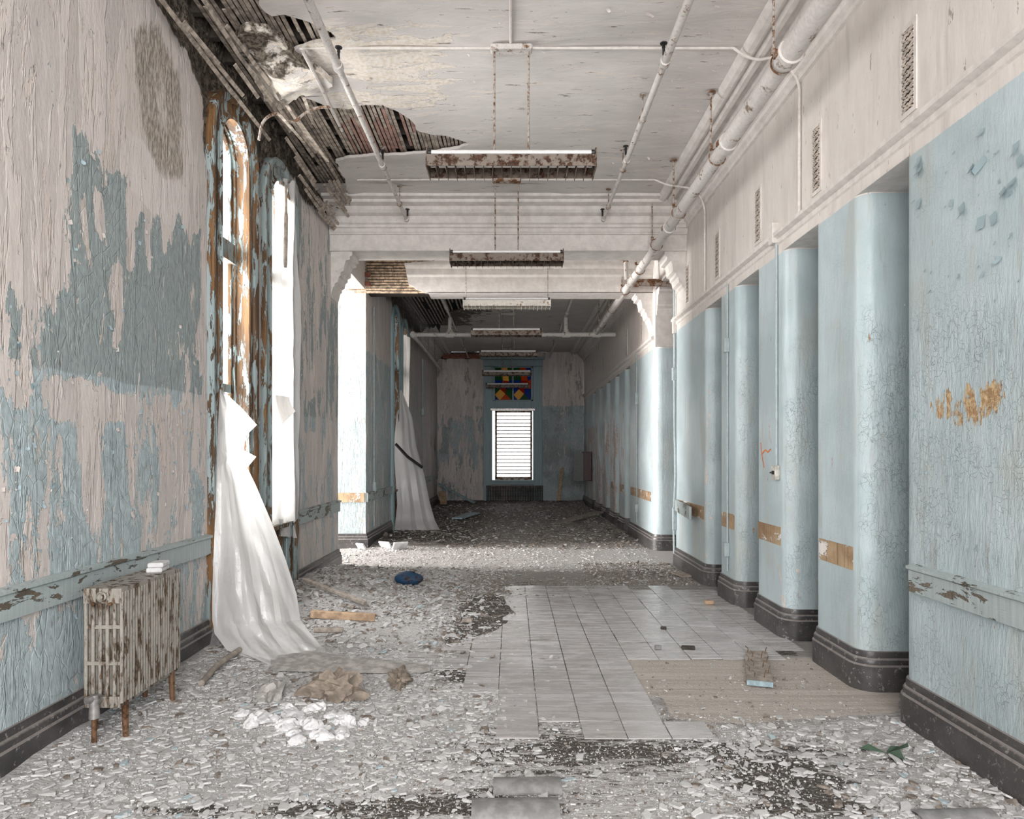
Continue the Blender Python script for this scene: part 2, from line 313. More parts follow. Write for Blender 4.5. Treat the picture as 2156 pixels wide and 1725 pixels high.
def mat_rust(name, base, rust=(.20, .085, .03), k=0., metal=.0, rough=.45, sc=14, stz=1):
    m = Mat(name); n = m.noise(sc, 8, .72, m.map((1, 1, stz))); f = m.ss(m.math('ADD', n, k), .50, .60)
    c = m.mix(f, m.mix(m.ss(m.noise(40, 4), .3, .7), [q * .85 for q in base], base), m.mix(m.ss(m.noise(50, 4), .4, .6), rust, [q * .4 for q in rust]))
    return m.done(c, m.mix(f, (rough,) * 3, (.9,) * 3), m.bump(n, .5, .006), metal, spec=.4)
def mat_tint(name, white=(.60, .585, .575), rough=.85):
    m = Mat(name); t = m.attr('tint'); n = m.noise(40, 4); w = m.mix(m.ss(n, .3, .7), [q * .8 for q in white], white)
    c = m.mix(m.ss(t, .30, .34), m.mix(m.ss(n, .4, .6), (.15, .125, .105), (.27, .23, .20)), m.mix(m.ss(t, .5, .9), [q * .68 for q in white], w))
    c = m.mix(m.ss(t, .975, .98), c, (.36, .42, .44)); return m.done(c, rough, m.bump(n, .5, .006), spec=.2)
def mat_floor():
    m = Mat('dusty_subfloor'); gx = m.map((.25, 2.2, 1)); n = m.noise(5, 8, .7, gx); n2 = m.noise(60, 4, .7, m.map((.6, 1.2, 1))); n3 = m.noise(13, 8, .75, m.map((.6, 1.3, 1)))
    c = m.mix(m.ss(n, .3, .7), (.25, .228, .215), (.35, .325, .308))
    wd = m.ss(m.math('ADD', m.attr('wood'), m.math('MULTIPLY', m.math('SUBTRACT', n3, .5), .6)), .42, .58)
    wc = m.mix(m.ss(m.noise(6, 8, .7, m.map((.12, 3, 1))), .35, .65), (.40, .355, .31), (.52, .47, .425)); c = m.mix(wd, c, wc)
    du = m.ss(m.math('ADD', m.attr('dust'), m.math('MULTIPLY', m.math('SUBTRACT', n3, .5), 2.0)), .42, .75); c = m.mix(m.math('MULTIPLY', du, .8), c, m.mix(m.ss(n2, .4, .6), (.42, .40, .39), (.58, .565, .555)))
    di = m.ss(m.math('ADD', m.attr('dirt'), m.math('MULTIPLY', m.math('SUBTRACT', m.noise(10, 9, .75, m.map((.5, 1.5, 1), loc=(3, 1, 0))), .5), 2.3)), .50, .66)
    c = m.mix(m.math('MULTIPLY', di, m.ss(n2, .30, .52)), c, m.mix(m.ss(n2, .5, .7), (.045, .037, .03), (.14, .115, .095)))
    return m.done(c, .75, m.bump(m.math('ADD', n2, m.math('MULTIPLY', n3, .8)), .8, .02), spec=.25)
def mat_tile():
    m = Mat('grey_vinyl_floor_tile'); P = m.n.new('ShaderNodeNewGeometry').outputs['Position']; r = m.rnd(); n = m.noise(9, 7, .7, m.map((.3, 2.2, 1), P)); n2 = m.noise(70, 3, .6, P)
    c = m.mix(r, (.44, .415, .41), (.53, .51, .51)); c = m.mix(m.math('MULTIPLY', m.ss(n, .65, .35), .6), c, (.36, .335, .315)); c = m.mix(m.ss(n2, .66, .70), c, (.62, .61, .60))
    c = m.mix(m.ss(m.noise(5, 8, .75, m.map((.5, 1.6, 1), P, (2, 2, 0))), .62, .68), c, (.20, .175, .155))
    return m.done(c, m.ss(n, .1, 1.3), m.bump(n, .25, .006), spec=.45)
def mat_plastic():
    m = Mat('translucent_white_plastic_film'); c = m.mix(m.ss(m.noise(3, 5), .35, .7), (.66, .64, .63), (.76, .745, .74)); nb = m.bump(m.noise(9, 6, .6, m.map((1, 1, .6))), .5, .03)
    m.done(c, .22, nb, spec=.6); tr = m.n.new('ShaderNodeBsdfTranslucent'); m._in(tr.inputs[0], (.86, .84, .82)); mx = m.n.new('ShaderNodeMixShader'); mx.inputs[0].default_value = .30
    m.l.new(m.b.outputs[0], mx.inputs[1]); m.l.new(tr.outputs[0], mx.inputs[2]); m.l.new(mx.outputs[0], m.o.inputs[0]); return m.m
def mat_glass(name, col=(1, 1, 1), mixf=.85):
    m = Mat(name); tp = m.n.new('ShaderNodeBsdfTransparent'); m._in(tp.inputs[0], col); tl = m.n.new('ShaderNodeBsdfTranslucent'); m._in(tl.inputs[0], col)
    m.done(col, .15); a = m.n.new('ShaderNodeMixShader'); a.inputs[0].default_value = mixf; m.l.new(tl.outputs[0], a.inputs[1]); m.l.new(tp.outputs[0], a.inputs[2])
    b = m.n.new('ShaderNodeMixShader'); b.inputs[0].default_value = .9; m.l.new(m.b.outputs[0], b.inputs[1]); m.l.new(a.outputs[0], b.inputs[2]); m.l.new(b.outputs[0], m.o.inputs[0]); return m.m
def mat_base():
    m = Mat('black_painted_base_moulding'); n = m.noise(30, 7, .75); z = m.n.new('ShaderNodeNewGeometry'); up = m.sep(2, z.outputs['Normal'])
    c = m.mix(m.ss(m.noise(4, 5), .3, .7), (.035, .033, .034), (.085, .078, .075)); c = m.mix(m.ss(n, .57, .66), c, (.27, .25, .245))
    du = m.ss(m.math('ADD', up, m.math('MULTIPLY', m.math('SUBTRACT', n, .5), .8)), .25, .8); c = m.mix(m.math('MULTIPLY', du, .75), c, (.27, .24, .225))
    return m.done(c, .38, m.bump(n, .3, .006), spec=.5)
M = dict(wall=mat_peel_wall(), rwall=mat_right_wall(), ceil=mat_ceiling(), trim=mat_white_trim(), wood=mat_wood_peel(), woodblue=mat_wood_peel('flaking_blue_paint_wood', (.25, .30, .30), k=.05),
         woodrail=mat_wood_peel('worn_blue_rail_paint', (.33, .375, .375), .085, (.10, .08, .06), (.2, .16, .12), (1, .3, .8)), floor=mat_floor(), tile=mat_tile(), chip=mat_tint('broken_plaster'), plastic=mat_plastic(),
         base=mat_base(), lath=plain('weathered_lath_wood', (.33, .275, .23), .85, bump=.4, var=.4), lathred=plain('red_stained_lath', (.33, .20, .165), .85, bump=.4), joist=plain('dark_joist', (.05, .04, .032), .9),
         lathpale=plain('pale_lath', (.46, .345, .24), .8, bump=.4, var=.45), brick=plain('red_brick', (.27, .105, .07), .85, bump=.5), mortar=plain('mortar', (.35, .30, .26), .9),
         pipe=mat_rust('white_painted_pipe', (.60, .56, .53), (.30, .19, .12), -.05), rod=mat_rust('rusty_rod', (.42, .37, .33), (.20, .10, .05), .03, sc=30), bigpipe=mat_rust('painted_steam_pipe', (.62, .58, .55), (.33, .25, .19), -.06, sc=8),
         black=plain('black_metal', (.02, .02, .02), .4), rustp=mat_rust('rusty_bracket', (.40, .33, .28), (.20, .09, .04), .06, sc=10), louver=mat_rust('rusted_louver', (.185, .145, .115), (.085, .04, .022), .02, rough=.5, sc=16),
         louverw=mat_rust('white_louver', (.66, .62, .56), (.33, .20, .11), -.05, sc=18), tube=plain('fluorescent_tube_glass', (.68, .66, .65), .12, var=.05, spec=.7), chrome=plain('dull_grey_metal', (.36, .34, .33), .35, .6),
         rad=mat_rust('rust_stained_silver_paint', (.31, .285, .25), (.12, .08, .05), .01, rough=.42, sc=24, stz=.22), radd=mat_rust('dark_rusty_iron', (.055, .045, .038), (.06, .03, .018), 0), rustd=mat_rust('rusted_iron', (.16, .085, .045), (.10, .045, .02), .05),
         vent=plain('vent_shade', (.02, .018, .016), .9), grille=plain('painted_grille', (.42, .36, .31), .7), gyp=plain('pale_conduit_paint', (.62, .575, .54), .6, var=.08), bcond=plain('blue_conduit_paint', (.36, .41, .42), .5, var=.1),
         redbox=plain('dark_red_enamel', (.05, .008, .008), .4), ball=mat_rust('dull_blue_rubber', (.012, .05, .115), (.05, .035, .03), .0, rough=.5, sc=9), timber=plain('raw_timber', (.42, .29, .19), .8, bump=.4), greywood=plain('grey_weathered_board', (.29, .25, .215), .85, bump=.4),
         bluewood=plain('blue_painted_board', (.32, .42, .46), .6), scar=mat_wood_peel('scraped_wall_under_missing_rail', (.60, .56, .53), -.055, (.24, .14, .075), (.46, .33, .20), (1, .35, .7)), glass=mat_glass('dusty_window_glass', (.97, .97, .96)),
         slat=mat_glass('frosted_louvre_glass', (.97, .95, .93), .75), paper=plain('brown_crumpled_paper', (.25, .205, .165), .8, bump=.3), film=plain('dirty_grey_film', (.40, .375, .355), .5, bump=.3), foam=plain('white_insulation_lump', (.66, .65, .65), .9, bump=.6, bs=40, var=.12),
         zinc=plain('dull_grey_duct_metal', (.21, .205, .20), .55, bump=.3, var=.2), void=plain('void_shade', (.018, .014, .011), .95), orange=plain('orange_spray_paint', (.55, .16, .05), .6), switch=plain('ivory_switch_plate', (.50, .47, .42), .5),
         pinkwall=None, bluecas=mat_wood_peel('dull_blue_window_casing', (.24, .32, .34), .30, (.09, .10, .095), (.14, .14, .13)))
# ------------------------------------------------------------------ structure: left wall
def win_sd(y, z, yc, hw, zs):
    dy = np.abs(y - yc); return np.where(z < zs, hw - dy, hw - np.hypot(dy, z - zs))
WINS = [(5.58, .47, 3.93), (6.69, .49, 3.86), (13.32, .47, 3.93), (14.42, .49, 3.86)]
def Lpoly(*p): return [onL(*q) for q in p]
BLUEP = [(-.12, Lpoly((-200, -300), (437, -300), (437, 490), (390, 500), (300, 470), (250, 350), (160, 300), (120, 640), (-200, 640)), .10),
         (.52, Lpoly((-200, 640), (125, 640), (125, 800), (-200, 800)), .2), (.55, Lpoly((-10, 660), (120, 650), (110, 760), (-10, 740)), .1),
         (.98, Lpoly((157, 298), (242, 352), (262, 430), (272, 480), (300, 455), (335, 470), (385, 500), (432, 520), (432, 836), (280, 842), (200, 815), (140, 800), (112, 760), (112, 650), (150, 560), (140, 450), (160, 380)), .12),
         (.02, Lpoly((195, 380), (215, 380), (228, 480), (205, 510)), .03), (.0, Lpoly((262, 420), (292, 420), (280, 620), (262, 600)), .05), (.1, Lpoly((300, 440), (322, 450), (314, 545), (304, 545)), .04), (.15, Lpoly((336, 470), (352, 480), (346, 550), (338, 550)), .04), (.25, Lpoly((232, 560), (250, 560), (262, 760), (246, 760)), .05), (.3, Lpoly((365, 690), (380, 690), (384, 745), (370, 745)), .04), (.25, Lpoly((400, 690), (432, 640), (432, 790), (415, 760)), .05),
         (-.7, Lpoly((100, 812), (150, 805), (285, 846), (285, 885), (110, 880)), .05), (.66, Lpoly((95, 885), (275, 885), (275, 1200), (95, 1230)), .06),
         (.95, Lpoly((135, 905), (165, 905), (185, 1180), (140, 1190)), .04), (.92, Lpoly((225, 900), (268, 895), (268, 1170), (215, 1185), (225, 1020)), .04), (.10, Lpoly((170, 900), (215, 890), (205, 1120), (180, 1100)), .05),
         (.86, Lpoly((20, 860), (82, 850), (88, 1250), (30, 1265)), .06), (.15, Lpoly((-60, 760), (18, 760), (25, 1240), (-60, 1260)), .06), (.12, Lpoly((84, 800), (104, 800), (100, 1230), (90, 1230)), .03),
         (.62, Lpoly((278, 850), (330, 855), (330, 1180), (282, 1190)), .06), (.20, Lpoly((332, 850), (395, 860), (400, 1150), (335, 1150)), .06), (.50, Lpoly((395, 860), (430, 865), (430, 1060), (400, 1060)), .05), (.12, Lpoly((425, 300), (440, 300), (440, 1400), (425, 1400)), .03),
         (1.0, Lpoly((-300, 1330), (180, 1290), (180, 1600), (-300, 1900)), .06), (.55, Lpoly((370, 1190), (440, 1160), (440, 1360), (370, 1390)), .05),
         (.38, Lpoly((536, 300), (714, 430), (714, 1250), (536, 1300)), .05), (.62, Lpoly((680, 640), (714, 660), (714, 860), (690, 860)), .04), (.85, Lpoly((640, 845), (664, 850), (664, 910), (645, 905)), .03), (.05, Lpoly((640, 910), (685, 915), (685, 1000), (645, 1000)), .03)]
def f_blue(u, v):
    r = np.full(u.shape, .45); v0 = v; u, v = u + (fbm(u * 5, v * 2, 3, 51) - .5) * .10, v + (fbm(u * 7, v * 1.5, 3, 52) - .5) * .45 * (v > 1.9)
    for val, p, s in BLUEP: w = sst(sdp(u, v, p), -s, s); r = r * (1 - w) + val * w
    return r
P_BARE = Lpoly((360, -200), (330, 0), (395, 110), (432, 205), (437, 330), (530, 330), (550, 420), (625, 380), (640, 420), (700, 470), (716, 440), (716, 200), (300, -400))
P_STAIN = Lpoly((272, 60), (335, 40), (388, 190), (392, 388), (350, 372), (318, 330), (292, 250))
P_PALE = Lpoly((268, 270), (300, 290), (345, 375), (395, 392), (395, 500), (360, 485), (275, 400))
def f_bare(u, v): return sst(sdp(u, v, P_BARE), -.12, .14)
def f_left(u, v):
    f = np.ones(u.shape) * 9
    for yc, hw, zs in WINS: f = np.minimum(f, -win_sd(u, v, yc, hw - .05, zs))
    return f
def mp_left(u, v):
    b = f_bare(u, v); n = fbm(u * 7, v * 7, 4, 3) - .5; n2 = fbm(u * 1.3, v * .8, 3, 8) - .5
    return XL + n2 * .02 - b * .03 + n * (.006 + .09 * b), u, v
wl = sheet('wall_left', np.concatenate([lin(-2.6, 2.3, .35)[:-1], lin(2.3, 8.95, .035)]), lin(0, ZC + .3, .035), f_left, mp_left, (-.05, 0, 0), M['wall'],
           {'blue': f_blue, 'bare': f_bare, 'old': lambda u, v: np.where(v > 1.9, .75, .35) + 0 * u, 'stain': lambda u, v: sst(sdp(u, v, P_STAIN), -.1, .12), 'pale': lambda u, v: sst(sdp(u, v, P_PALE), -.08, .08)})
tag(wl, 'long wall of peeling blue and cream paint with two arched windows', None, None, 'structure')
def f_bluefar(u, v): return np.where(v < 3.1, .72, .05) - .5 * sst(u, 13, 18)
wlf = sheet('wall_left_far', lin(10.65, YB, .09), lin(0, ZC + .3, .09), f_left, lambda u, v: (XL + (fbm(u * 4, v * 3, 3, 5) - .5) * .03, u, v), (-.05, 0, 0), M['wall'],
            {'blue': f_bluefar, 'bare': lambda u, v: np.maximum(.8 * sst(v, 4.0, 4.5) * sst(u, 11, 12.5), .35 * sst(u, 16, 20)), 'old': lambda u, v: .3 + 0 * u, 'stain': lambda u, v: .0 * u, 'pale': lambda u, v: 0 * u})
tag(wlf, 'far stretch of peeling corridor wall beyond the bright side opening', None, None, 'structure')
# pier face beside the bright opening, passage shell on the left
def f_pier(u, v):
    top = [(-2.62, 4.35), (-2.55, 4.2), (-2.52, 3.95), (-2.28, 3.93)]
    return np.where(v > 3.86 + .10 * (fbm(u * 9, v * 9, 3, 2) - .5) * 2 + (u + 2.5) * .0, -1., 1.)
pf = sheet('wall_passage_far', np.concatenate([lin(-12.2, -3.2, .4)[:-1], lin(-3.2, XL, .06)]), lin(0, ZC, .06), None, lambda u, v: (u, 10.65 + (fbm(u * 4, v * 4, 3, 6) - .5) * .015, v), None, M['wall'],
           {'blue': lambda u, v: np.where(v < 3.06, np.where(v < 2.0, .95, .55), .02) + 0 * u, 'bare': lambda u, v: 0 * u, 'old': lambda u, v: 0 * u, 'stain': lambda u, v: 0 * u, 'pale': lambda u, v: .7 + 0 * u})
tag(pf, 'brightly lit pale pier face beside the side opening', None, None, 'structure')
m = MB(); m.bb((-2.78, 8.93, 0), (XL - .045, 8.955, ZC)); m.bb((-2.8, 7.9, 0), (-2.74, 8.95, ZC)); m.bb((-12.25, 7.85, 0), (-7.0, 7.9, ZC)); m.bb((-3.4, 7.85, 0), (-2.74, 7.9, ZC)); m.bb((-7.0, 7.85, 0), (-3.4, 7.9, .8)); m.bb((-7.0, 7.85, 4.1), (-3.4, 7.9, ZC)); m.bb((-5.25, 7.85, .8), (-5.15, 7.9, 4.1))
m.bb((-12.25, 7.85, 0), (-12.2, 8.2, ZC)); m.bb((-12.25, 8.2, 0), (-12.2, 10.65, .75)); m.bb((-12.25, 8.2, 4.15), (-12.2, 10.65, ZC)); m.bb((-12.25, 10.4, 0), (-12.2, 10.7, ZC))
tag(m.build('wall_passage_left', M['trim']), 'pale shell of the bright side passage', None, None, 'structure')
# ------------------------------------------------------------------ right wall
RR = .10; OPN = [(3.84, 4.28), (4.96, 5.44), (6.14, 6.62), (7.22, 7.66)]; OPF = [(12.75, 13.2), (14.0, 14.45), (15.3, 15.75), (16.6, 17.05), (18.0, 18.45)]
def arc(cx, cy, r, a0, a1, n=8): return [(cx + r * math.cos(math.radians(a0 + (a1 - a0) * i / n)), cy + r * math.sin(math.radians(a0 + (a1 - a0) * i / n))) for i in range(n + 1)]
def dense(path, d):
    out = [path[0]]
    for a, b in zip(path, path[1:]):
        L = math.hypot(b[0] - a[0], b[1] - a[1]); k = max(1, int(L / d)); out += [(a[0] + (b[0] - a[0]) * i / k, a[1] + (b[1] - a[1]) * i / k) for i in range(1, k + 1)]
    return out
def opening(y0, y1, dep=.75, r=RR): return arc(XR + r, y0 - r, r, 180, 90) + [(XR + dep, y0), (XR + dep, y1)] + arc(XR + r, y1 + r, r, 270, 180)
pathN = [(XR, -2.6)]
for o_ in OPN: pathN += opening(*o_)
pathN += arc(XR + RR, 9.2 - RR, RR, 180, 90) + [(4.6, 9.2)]
pathF = [(4.6, 10.5)] + arc(XR + .13, 10.5 + .13, .13, 270, 180)
for o_ in OPF: pathF += opening(*o_)
pathF += [(XR, YB)]
def rwall(name, path, ztop, d, fields, label):
    p = dense(path, d); zs = lin(0, ztop, d); n, k = len(p), len(zs); A = np.array(p); X = np.repeat(A[:, 0], k); Y = np.repeat(A[:, 1], k); Z = np.tile(zs, n)
    i, j = np.meshgrid(np.arange(n - 1), np.arange(k - 1), indexing='ij'); b = (i * k + j).ravel(); F = np.stack([b, b + 1, b + k + 1, b + k], 1)
    me = bpy.data.meshes.new(name); me.from_pydata(np.stack([X, Y, Z], 1).tolist(), [], F.tolist()); me.materials.append(M['rwall'])
    for q, fn in fields.items(): a = me.attributes.new(q, 'FLOAT', 'POINT'); a.data.foreach_set('value', np.asarray(fn(X, Y, Z), float))
    smooth(me); return tag(link(name, me), label, None, None, 'structure')
P_BRN = [onR(*q) for q in ((1950, 840), (1990, 805), (2115, 800), (2120, 850), (2090, 905), (2000, 905), (1955, 890))]
def f_brown(X, Y, Z): return sst(sdp(Y, Z, P_BRN), -.06, .08) * .85
def f_chip(X, Y, Z):
    r = .02 + .30 * np.exp(-((Y - 5.5) / .16) ** 2) * (Z < 1.0) * (X < XR + .12) + .18 * ((Y > 5.5) & (Y < 6.1) & (Z < .9)) + .16 * ((Y > 6.6) & (Y < 9.2) & (Z < 2.2)) + .12 * (Z > 3.2) * sst(Y, 5.5, 7)
    return r + .30 * np.exp(-((Y - 7.72) / .05) ** 2) * (Z < 2.4)
def f_crack(X, Y, Z): return np.clip(.15 + .95 * sst(2.35 - Z, 0, .35) * ((Y < 3.9) | ((X > XR + .015) & (Y < 6))) + .5 * ((X > XR + .02) & (Z < 2.4)), 0, 1) * (Z < 3.1)
def f_pink(X, Y, Z): return .12 * sst(Y, 11, 14) * (Z < 2.2) + .5 * sst(Y, 12.4, 14.5) * (Z < 2.3) * (X < XR + .05)
wr = rwall('wall_right', pathN, 3.13, .05, {'brown': f_brown, 'chip': f_chip, 'crack': f_crack, 'pink': lambda X, Y, Z: 0 * X}, 'blue painted wall broken by deep rounded doorway recesses')
wrf = rwall('wall_right_far', pathF, 3.13, .08, {'brown': lambda X, Y, Z: 0 * X, 'chip': lambda X, Y, Z: .15 + 0 * X, 'crack': lambda X, Y, Z: .4 * (Z < 3), 'pink': f_pink}, 'far stretch of blue wall with narrow recesses')
def upwall(name, y0, y1, d, parent):
    return sheet(name, lin(y0, y1, d), lin(3.13, ZC, d), None, lambda u, v: (XR + 0 * u, u, v), None, M['rwall'], {'brown': lambda u, v: 0 * u, 'chip': lambda u, v: f_chip(XR + 0 * u, u, v), 'crack': lambda u, v: 0 * u, 'pink': lambda u, v: .25 * sst(u, 12, 17)}, parent)
upwall('upper_wall', -2.6, 9.2, .06, wr); upwall('upper_wall', 10.5, YB, .1, wrf)
m = MB()
for y0, y1 in OPN + OPF: m.bb((XR + .002, y0 - RR - .01, 3.128), (XR + .8, y1 + RR + .01, 3.16))
m.bb((XR + .002, 9.1, 3.128), (XR + .2, 9.2, 4.6)); m.bb((XR + .004, 9.197, 3.13), (4.6, 9.25, ZC)); m.bb((XR + .004, 10.45, 3.13), (4.6, 10.5, ZC)); m.bb((4.6, 9.2, 0), (4.65, 10.5, ZC))
m.build('recess_soffit', M['trim'], wr)
# band between blue paint and rail: picture-rail moulding with conduit
for y0, y1, par in ((-2.6, 9.2, wr), (10.5, YB, wrf)):
    m = MB(); m.prism([(XR, 3.20), (XR - .012, 3.21), (XR - .012, 3.245), (XR - .022, 3.247), (XR - .05, 3.262), (XR - .052, 3.29), (XR - .03, 3.305), (XR, 3.307)], y0, y1, 'Y'); m.build('picture_rail', M['gyp'], par, 30)
# base moulding
BPROF = [(.0, .245), (.012, .243), (.016, .225), (.016, .205), (.024, .20), (.03, .19), (.03, .165), (.04, .155), (.04, .0)]
m = MB(); sweep(m, pathN, BPROF, lambda a, b, h: (a, b, h), False); tag(m.build('baseboard_right', M['base'], None, 35), 'tall black moulded base along the blue wall', None, None, 'structure')
m = MB(); sweep(m, pathF, BPROF, lambda a, b, h: (a, b, h), False); tag(m.build('baseboard_right_far', M['base'], None, 35), 'dusty black base along the far blue wall', None, None, 'structure')
def base_left(name, path, label): m = MB(); sweep(m, path, BPROF, lambda a, b, h: (a, b, h), False); tag(m.build(name, M['base'], None, 35), label, None, None, 'structure')
base_left('baseboard_left', [(XL, 5.11), (XL, -2.6)], 'dusty black base under the peeling wall by the radiator')
base_left('baseboard_left_middle', [(-2.75, 8.955), (XL, 8.955), (XL, 7.19)], 'black base between the curtained window and the bright opening')
base_left('baseboard_left_far', [(XL, 12.84), (XL, 10.65), (-5.1, 10.65)], 'black base around the sunlit pier')
base_left('baseboard_left_end', [(XL, YB), (XL, 14.92)], 'dim base along the far end of the peeling wall')
# chair rails
RPROF = [(.0, .735), (.028, .735), (.030, .85), (.045, .86), (.045, .875), (.0, .885)]
def rail(name, path, mat, parent): m = MB(); sweep(m, path, RPROF, lambda a, b, h: (a, b, h)); return m.build(name, mat, parent, 30)
for y0, y1, par in ((-2.6, 5.10, wl), (7.19, 8.95, wl), (10.66, 12.8, wlf), (14.95, 20.7, wlf)): rail('chair_rail', [(XL, y1), (XL, y0)], M['woodrail'], par)
rail('chair_rail', [(XR, -2.6), (XR, 3.72)], M['woodrail'], wr)
for y0, y1 in ((4.40, 4.84), (5.58, 6.05), (6.74, 7.1), (7.80, 8.95)): m = MB(); m.bb((XR - .003, y0 - .02, .735), (XR + .01, y1 + .02, .885)); m.build('rail_scar', M['scar'], wr)
for y0, y1 in ((10.75, 12.6), (13.35, 13.85), (14.6, 15.1)): m = MB(); m.bb((XR - .003, y0, .735), (XR + .01, y1, .885)); m.build('rail_scar', M['scar'], wrf)
m = MB(); m.bb((-2.9, 10.635, .735), (XL - .02, 10.66, .88)); m.build('rail_scar', M['scar'], pf)
# ------------------------------------------------------------------ ceiling with fallen plaster
HOLE = [(-2.9, -3), (-1.73, -3)] + [onC(*q) for q in ((540, -80), (546, 5), (566, 30), (605, 22), (650, 42), (700, 66), (706, 80), (660, 86), (628, 98), (606, 108), (620, 128), (640, 150), (655, 182), (640, 203), (668, 214), (700, 226), (738, 228), (770, 219), (805, 218), (842, 232), (868, 248), (878, 272), (915, 281), (960, 288), (996, 300), (965, 309), (915, 317), (850, 323), (790, 323), (730, 327), (708, 338), (714, 352), (725, 372), (730, 398), (746, 424), (757, 444))] + [(-1.95, 8.9), (-2.9, 8.9)]
HOLE_F = [(-2.9, 10.9), (-1.5, 10.9), (-1.2, 12.0), (-1.35, 12.9), (-.6, 13.4), (-.55, 14.2), (-1.4, 15.0), (-1.75, 16.6), (-2.0, 19), (-2.9, 20)]
def f_hole(p, s): return lambda u, v: -(sdp(u, v, p) + (fbm(u * 9, v * 9, 4, s) - .5) * .07)
def ceil_attr(extra): d = {'peel': lambda u, v: .05 + 0 * u, 'dark': lambda u, v: 0 * u}; d.update(extra); return d
P_PEEL = [onC(*q) for q in ((560, 5), (1010, 60), (940, 100), (1010, 170), (950, 215), (860, 250), (700, 225), (620, 110), (560, 40))]
ce = sheet('ceiling', lin(XL, XR, .045), np.concatenate([lin(-2.6, 3.8, .4)[:-1], lin(3.8, 8.6, .045)]), f_hole(HOLE, 21), lambda u, v: (u, v, ZC + (fbm(u * 1.2, v * 1.5, 3, 4) - .5) * .03 - .02 * sst(sdp(u, v, HOLE), -.3, 0)), (0, 0, .028), M['ceil'],
           ceil_attr({'peel': lambda u, v: np.maximum(.10 * (vn(u * 1.5, v * 2, 9)), .62 * sst(sdp(u, v, P_PEEL), -.25, .25))}))
tag(ce, 'cream plaster ceiling with a large hole showing wooden lath', None, None, 'structure')
cm = sheet('ceiling_middle', np.concatenate([lin(-12.2, -2.6, .4)[:-1], lin(-2.6, 4.6, .1)]), lin(7.85, 10.65, .08), None, lambda u, v: (u, v, ZC + 0 * u), None, M['ceil'], ceil_attr({})); tag(cm, 'bright ceiling strip between the two cross beams', None, None, 'structure')
cf = sheet('ceiling_far', lin(XL, XR, .07), lin(10.9, YB, .08), f_hole(HOLE_F, 33), lambda u, v: (u, v, ZC + (fbm(u * 2, v * 2, 3, 4) - .5) * .03), (0, 0, .028), M['ceil'],
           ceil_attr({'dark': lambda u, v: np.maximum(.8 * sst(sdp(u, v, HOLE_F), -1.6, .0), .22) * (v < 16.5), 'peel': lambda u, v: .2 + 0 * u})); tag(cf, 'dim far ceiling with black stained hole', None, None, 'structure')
m = MB(); m.bb((-3.4, -2.6, 4.93), (2.6, YB, 4.97)); m.bb((-2.9, -2.6, 4.6), (-2.86, 8.9, 4.95)); tag(m.build('void_shade_sheet', M['void']), 'near-black sheet standing in for shade above the ceiling', None, None, 'structure')  # solid near-black boards added to block light and paint the shade above the laths
m = MB(); m.bb((-.03, -.03, 0), (.03, .03, 1)); jme = bpy.data.meshes.new('joist'); MB_j = MB().box((0, 0, 0), (2.4, .05, .24)); jme.from_pydata(MB_j.v, [], MB_j.f); jme.materials.append(M['joist'])
for i in range(18): link('joist', jme, ce, (-1.45, 3.4 + i * .305 + random.uniform(-.02, .02), 4.77))
def boxmesh(name, d, mat): b = MB().box((0, 0, 0), d); me = bpy.data.meshes.new(name); me.from_pydata(b.v, [], b.f); me.materials.append(mat); return me
LM = [boxmesh('lath', (.030, 1, .008), M['lath']), boxmesh('lath', (.030, 1, .008), M['lathred'])]
P_RED = [onC(*q) for q in ((730, 262), (880, 255), (900, 300), (740, 312))]
def laths(parent, poly, x0, x1, y0, y1, z, pitch=.039, skip=.05):
    n = 0; x = x0
    while x < x1:
        ys = np.arange(y0, y1, .03); s = sdp(np.full(ys.shape, x), ys, poly) > -.06; y = y0 + random.uniform(-.6, 0)
        while y < y1:
            L = .81; a, b = max(y, y0), min(y + L, y1); k = s[(ys >= a) & (ys <= b)]; yy = ys[(ys >= a) & (ys <= b)]
            if k.any() and random.random() > skip:
                a, b = yy[k].min() - .05, yy[k].max() + .05; a, b = max(a, y), min(b, y + L)
                if b - a > .06:
                    red = sdp(np.array([x]), np.array([(a + b) / 2]), P_RED)[0] > 0
                    o = link('lath', LM[1 if red else 0], parent, (x + random.uniform(-.004, .004), (a + b) / 2, z + random.uniform(-.004, .004)), (random.uniform(-.006, .006), 0, random.uniform(-.008, .008))); o.scale = (random.uniform(.85, 1.1), b - a - .004, 1); n += 1
            y += L
        x += pitch
    return n
print('LATHS', laths(ce, HOLE, -2.2, -.35, 4.3, 8.7, ZC + .036))
laths(cf, HOLE_F, -2.2, -.4, 11.0, 16.5, ZC + .04, .075)
# broken cove laths hanging along the wall-ceiling corner
for i in range(34):
    t = random.random(); y = random.uniform(4.6, 8.4); x = XL + .05 + t * .30; L = random.uniform(.3, 1.1)
    o = link('lath', LM[0], ce, (x, y, 4.27 + t * .30 + random.uniform(-.02, .02)), (random.uniform(-.06, .06), -.75, random.uniform(-.05, .05))); o.scale = (1, L, 1)
for px, py, qx, qy, Y in ((615, 235, 690, 340, 6.0), (588, 240, 640, 300, 5.8), (604, 222, 668, 318, 5.9), (640, 205, 660, 262, 5.75)):
    a, b = Vector(at(px, py, Y - .3)), Vector(at(qx, qy, Y + .35)); d = b - a; o = link('lath', LM[0], ce, (a + b) / 2); o.scale = (1, d.length, 1); o.rotation_euler = d.to_track_quat('Y', 'Z').to_euler()
